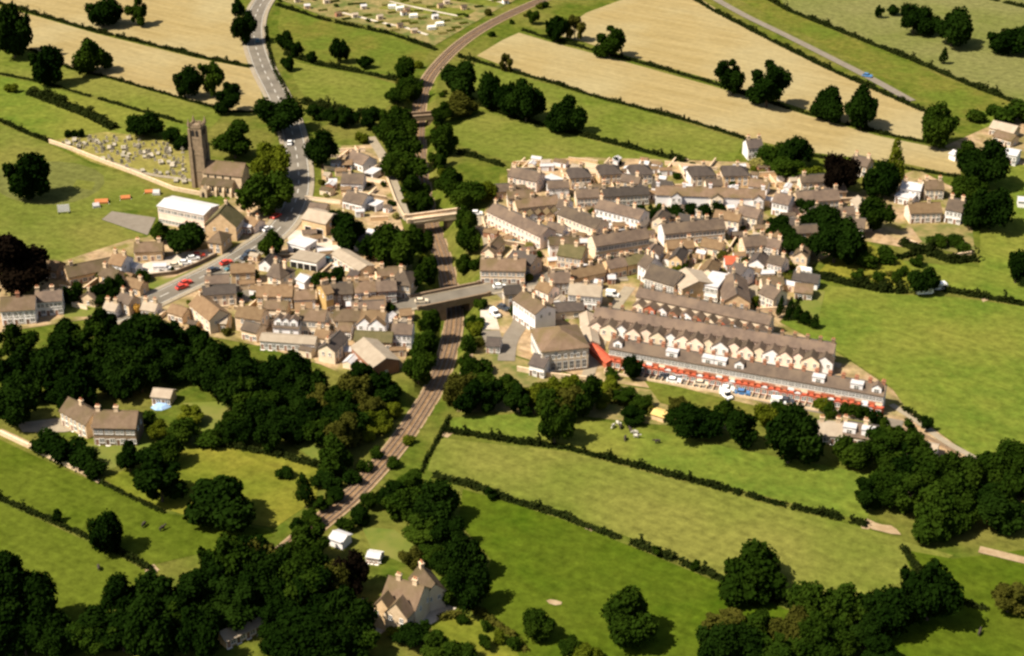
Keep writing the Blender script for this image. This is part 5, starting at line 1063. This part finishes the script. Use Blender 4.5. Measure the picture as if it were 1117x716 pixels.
while len(spots) < 130 and k < 6000:
    k += 1; x, y = rng.uniform(300, 590), rng.uniform(-26, 52)
    if not inside(x, y, arr): continue
    q = P(x, y)
    if any((q - s).length < 4.6 for s in spots) or min((q.x - p.x)**2 + (q.y - p.y)**2 for p in rail_line) < 12**2: continue
    spots.append(q); r = rng.random(); rot = .35 + rng.gauss(0, .08)
    if r < .6: tag(link('vegetable_plot', rng.choice(plots), None, (q.x, q.y, .2), rot), 'rectangular vegetable plot on the allotments', 'vegetable plot', 'allotment plots')
    elif r < .82:
        t = thing('shed', lab_s, 'shed', (q.x, q.y, .05), rot, 'allotment sheds'); link('wall', rng.choice(SHW), t); link('roof', rng.choice(SHR), t); link('door', DOOR, t, (0, -1.21, .05), 0, (.8, 1, .85))
    elif r < .9:
        t = thing('greenhouse', 'small glasshouse on the allotments', 'greenhouse', (q.x, q.y, .05), rot, 'allotment greenhouses'); mb = MB()
        for i in range(7): x_ = -2 + i * .667; mb.box(x_ - .05, x_ + .05, -1.2, -1.1, 0, 1.7); mb.box(x_ - .05, x_ + .05, 1.1, 1.2, 0, 1.7); mb.prism([(-1.2, 1.7), (0, 2.4), (1.2, 1.7), (1.2, 1.78), (0, 2.48), (-1.2, 1.78)], x_ - .05, x_ + .05, 0)
        mb.build('frame', 'frame_white', t); mb = MB(); mb.prism([(-1.12, .02), (1.12, .02), (1.12, 1.68), (0, 2.36), (-1.12, 1.68)], -1.95, 1.95, 0); mb.build('glazing', 'lamp_glass', t)
    else: 
        t = thing('shrub', 'berry bush on the allotments', 'bush', (q.x, q.y, .05), 0, 'allotment bushes'); link('foliage', with_mat(CROWNS['bush'][0], 'leaf_mid'), t, (0, 0, .9), 0, (1.5, 1.5, 1.1))

# ------------------------------------------------------------ cars and vans
def car_meshes(van=False):
    prof = [(-2.05,.28),(2.05,.28),(2.1,.62),(1.95,.85),(1.0,.95),(-1.85,.98),(-2.08,.7)]
    b_ = MB(); b_.prism(prof, -.84, .84, 1); cab = [(-1.75,.96),(.95,.94),(.35,1.42),(-1.35,1.44)] if not van else [(-2.0,.96),(1.3,.92),(.95,1.95),(-2.0,1.98)]
    c_ = MB(); c_.prism(cab, -.72, .72, 1); top = MB(); z = 1.43 if not van else 1.965
    top.box(-1.33 if not van else -1.98, .36 if not van else .9, -.7, .7, z, z + .06)
    if van: top.box(-2.02, .2, -.76, .76, .97, 1.97)
    w_ = MB(); w_.tube((0,-.1,0), (0,.1,0), .32, .32, 12); w_.tube((0,-.115,0), (0,.115,0), .17, .17, 8, 1)
    h_ = MB(); h_.box(-.03, .03, -.16, .16, -.09, .09)
    return b_, c_, top, w_.mesh('wheel', ['rubber', 'metal_grey']), h_.mesh('headlight', 'lamp_glass')
CB, CC, CT, CW, CH = car_meshes(); VB, VC, VT, _, _ = car_meshes(True); CM = {}
def car(px, py, ang, color, label, van=False, group=None):
    q = P(px, py); t = thing('van' if van else 'car', label, 'van' if van else 'car', (q.x, q.y, .25), math.radians(ang), group)
    if (color, van) not in CM: a, b, c = (VB, VC, VT) if van else (CB, CC, CT); CM[(color, van)] = (a.mesh('body', color), b.mesh('windows', 'glass'), c.mesh('car_roof', color))
    for nm, me_ in zip(('body', 'windows', 'roof_panel'), CM[(color, van)]): link(nm, me_, t)
    for x in (-1.3, 1.3):
        for y in (-.8, .8): link('wheel', CW, t, (x, y, .32))
    for y in (-.58, .58): link('headlight', CH, t, (2.07, y, .66))
    t.scale = (1.12, 1.12, 1.12); return t
for c_ in [
 (203,311,40,'car_red','red car driving down the main road by the grass verge'), (199,315.5,40,'car_red','second red car close behind the other red one'), (247,289,40,'car_red','red car further up the main road by the dark wall'), (233,297,38,'car_dark','dark car on the main road with the red car above it'),
 (252,295,220,'car_teal','dark teal car beside the upper red car'), (238,310,220,'car_silver','pale car parked across from the grass verge'), (269,283,45,'car_dark','dark car heading up the main road below the school'), (273,278,45,'car_dark','dark car just ahead below the school'),
 (292,252,50,'car_white','white car at the road junction by the big tree'), (301,238,60,'car_red','red car below the large tree beside the main road'), (316,158,95,'car_white','white car parked on the main road under the light tree'),
 (281,46,100,'car_teal','dark car coming down the main road past the stubble'), (946,84.5,-33,'car_blue','blue car on the country lane above the stubble'),
 (202,289,10,'car_white','white car in the car park'), (192,292,15,'car_cream','cream car in the car park'), (211,284,15,'car_white','white car in the car park next to the red one'), (217,281,15,'car_red','red car in the car park'), (180,295,12,'car_white','white car at the low end of the car park'),
 (338,275,160,'car_cream','cream car on the filling station forecourt'), (356,286,150,'car_teal','teal car at the end of the flat white workshop'), (380,282,150,'car_silver','silver car beside the long pale shed'),
 (727,413,-12,'car_dark','dark car parked in the lane behind a white one'), (735,418,-12,'car_white','white car parked in the lane by the dark pointed tree'), (741,414.5,-12,'car_silver','silver car parked in the lane under the red bays'), (765,421,-12,'car_cream','cream car parked in the lane'), (793,427,-12,'car_white','white car parked in the lane by the tall dark tree'),
 (810,431,-12,'car_blue','blue car parked in the lane'), (858,440,-12,'car_dark','dark car parked in the lane by the pale bungalow'), (549,338,-40,'car_dark','dark car parked beside the tall white inn'), (460,331,8,'car_cream','cream car about to cross the road bridge'), (545,315,10,'car_white','white car leaving the road bridge'),
 (560,267,-20,'car_teal','teal car below the curving terrace'), (690,277,15,'car_white','white car on the street by the brown mossy cottage'), (633,302,15,'car_dark','dark car parked before the three brown cottages'), (645,303,15,'car_dark','dark car next to another in the street of cottages'),
 (520,235,0,'car_white','white car at the lane bridge')]: car(*c_)
for c_ in [(247,317,-20,'car_white','white van parked off the main road beside the cream house'), (849,441,-12,'car_white','white van in the lane before the broad dark tree'), (792,434,-60,'car_white','white van parked by the tall dark tree'), (668,324,-15,'car_white','white van parked behind the upper long terrace'), (540,345,-60,'car_white','white lorry-like van in the mill yard'), (165,337,10,'car_white','white van near the orange shrub')]: car(*c_, van=True)

# ------------------------------------------------------------ caravans
def caravan(px, py, ang, label, grp=None):
    q = P(px, py); t = thing('caravan', label, 'caravan', (q.x, q.y, .06), math.radians(ang), grp)
    mb = MB(); mb.prism([(-2.8,.5),(2.6,.5),(2.9,1.2),(2.6,2.3),(2.2,2.6),(-2.4,2.6),(-2.8,2.2)], -1.1, 1.1, 1); mb.build('body', 'car_white', t)
    for x in (-1.6, 0, 1.6): link('window', WIN['s'], t, (x, -1.11, 1.3), 0, (1.2, 1, .8))
    for y in (-1.0, 1.0): link('wheel', CW, t, (0, y, .32))
    mb = MB(); mb.tube((2.7,0,.45), (4.0,0,.45), .06, .05, 6); mb.build('drawbar', 'metal_grey', t)
caravan(1008, 321, 8, 'white caravan beside the dark tree on the field edge, the first of two'); caravan(1024, 316, 10, 'white caravan behind the first one on the field edge'); caravan(877, 300, -20, 'white caravan behind the low tan bungalow')

# ------------------------------------------------------------ tents and the roller on the cricket field
def tent(px, py, w, l, h, ang, m_, label, name='tent'):
    q = P(px, py); t = thing(name, label, 'tent', (q.x, q.y, .06), math.radians(ang))
    mb = MB(); n = 8
    prof = [(-w/2, 0), (-w/2, h*.45), (-w*.25, h*.72), (0, h), (w*.25, h*.72), (w/2, h*.45), (w/2, 0)]; mb.prism(prof, -l/2, l/2, 0); mb.build('canvas', m_, t)
    mb = MB()
    for sx in (-1, 1):
        for sy in (-1, 1): mb.tube((sx*l*.5, sy*w*.5, h*.45), (sx*l*.62, sy*w*.78, 0), .03, .03, 4)
    mb.build('guy_rope', 'frame_white', t); mb = MB(); mb.prism([(-.5, 0), (.5, 0), (0, h*.7)], -l/2 - .03, -l/2 - .005, 0); mb.build('entrance', 'dark_void', t)
tent(111, 221, 3.0, 5.0, 1.5, 8, 'orange_canvas', 'larger orange tent on the cricket field'); tent(137, 216.5, 2.6, 3.6, 1.3, 12, 'orange_canvas', 'orange tent between the larger one and the school'); tent(163, 210, 2.4, 3.4, 1.2, 8, 'orange_canvas', 'orange tent next to the churchyard wall')
tent(105, 226, 2, 2.4, 1.8, 20, 'white_roof', 'small white tent beside the larger orange tent'); tent(171, 212, 2.2, 2.6, 2, 0, 'white_roof', 'small white tent by the school hall corner')
q = P(70, 233); t = thing('sight_screen', 'white sight screen on wheels in the middle of the cricket field', 'sight screen', (q.x, q.y, .06), .2)
for i in range(6): mb = MB(); mb.box(-2.2, 2.2, -.05, .05, .6 + i*.5, 1.05 + i*.5); mb.build('board', 'white', t)
mb = MB()
for x in (-1.9, 1.9): mb.box(x - .08, x + .08, .05, .2, .3, 3.6); mb.tube((x, .1, 3.3), (x, 1.6, .3), .07, .07, 5); mb.box(x - .08, x + .08, -.6, 1.8, .25, .4)
mb.build('frame', 'metal_grey', t)
for x in (-1.9, 1.9):
    for y in (-.5, 1.6): link('wheel', CW, t, (x, y, .3), math.pi/2)
q = P(176, 444); t = thing('tarpaulin', 'pale blue tarpaulin over a heap behind the manor', 'tarpaulin', (q.x, q.y, 0)); mb = MB(); n = 9
pts = [(math.cos(i*2*math.pi/n) * (3 + .5*math.sin(i*3)), math.sin(i*2*math.pi/n) * (2.2 + .4*math.cos(i*2))) for i in range(n)]
for i in range(n):
    a, b = pts[i], pts[(i+1) % n]; mb.quad((a[0],a[1],.08),(b[0],b[1],.08),(b[0]*.6,b[1]*.6,.9),(a[0]*.6,a[1]*.6,.9)); mb.quad((a[0]*.6,a[1]*.6,.9),(b[0]*.6,b[1]*.6,.9),(0,0,1.2))
mb.build('sheet', 'blue_sheet', t)

# ------------------------------------------------------------ cattle
def cow_mesh(graze):
    me = bpy.data.meshes.new('cow'); hx = (1.25, 0, .55) if graze else (1.35, 0, 1.5)
    V = [(0,0,1.05),(.55,0,1.1),(-.6,0,1.1),(.85,0,1.22),hx,(hx[0]+.35,0,hx[2]-.22),(-.85,0,1.18),(-.98,0,.6)]; R = [.38,.36,.36,.22,.16,.1,.14,.035]; E = [(0,1),(0,2),(1,3),(3,4),(4,5),(2,6),(6,7)]
    for sx, i in ((.6,1),(-.68,2)):
        for sy in (-.2,.2):
            j = len(V); V += [(sx,sy,.72),(sx + (-.05 if sx > 0 else .08),sy,.38),(sx,sy,0)]; R += [.14,.075,.07]; E += [(i,j),(j,j+1),(j+1,j+2)]
    for sy in (-.2,.2): j = len(V); V += [(hx[0]-.02, sy, hx[2]+.12)]; R += [.05]; E += [(4,j)]
    me.from_pydata(V, E, []); o = bpy.data.objects.new('cow', me); C.objects.link(o); md = o.modifiers.new('s','SKIN'); o.modifiers.new('b','SUBSURF').levels = 1
    for k, r in enumerate(R): me.skin_vertices[0].data[k].radius = (r, r)
    me.skin_vertices[0].data[0].use_root = True
    dg = bpy.context.evaluated_depsgraph_get(); m2 = bpy.data.meshes.new_from_object(o.evaluated_get(dg)); bpy.data.objects.remove(o); return m2
cows = [cow_mesh(True), cow_mesh(False)]
for k, (x, y, m_) in enumerate([(669,467,'hide_white'),(674,464,'hide_white'),(677,468,'hide_dark'),(688,472,'hide_dark'),(693,474,'hide_white'),(694,478,'hide_white'),(682,480,'hide_dark'),(717,484,'hide_dark'),(157,575,'hide_dark'),(177,579,'hide_dark'),(108,622,'hide_dark'),(1068,693,'hide_dark')]):
    q = P(x, y); o = link('cow', with_mat(cows[k % 2], m_), None, (q.x, q.y, .07), rng.uniform(0, 6.28), (.95,)*3)
    if k < 8: tag(o, ('black and white' if m_ == 'hide_white' else 'dark') + ' cow in the small herd on the cattle pasture', 'cow', 'cattle herd')
    else: tag(o, ['dark cow on the pasture above the lower left hedge', 'dark cow on the pasture above the lower left hedge', 'dark cow alone below the lower left hedge', 'dark cow alone on the bottom pasture beyond the big tree'][k - 8], 'cow', 'scattered cattle')
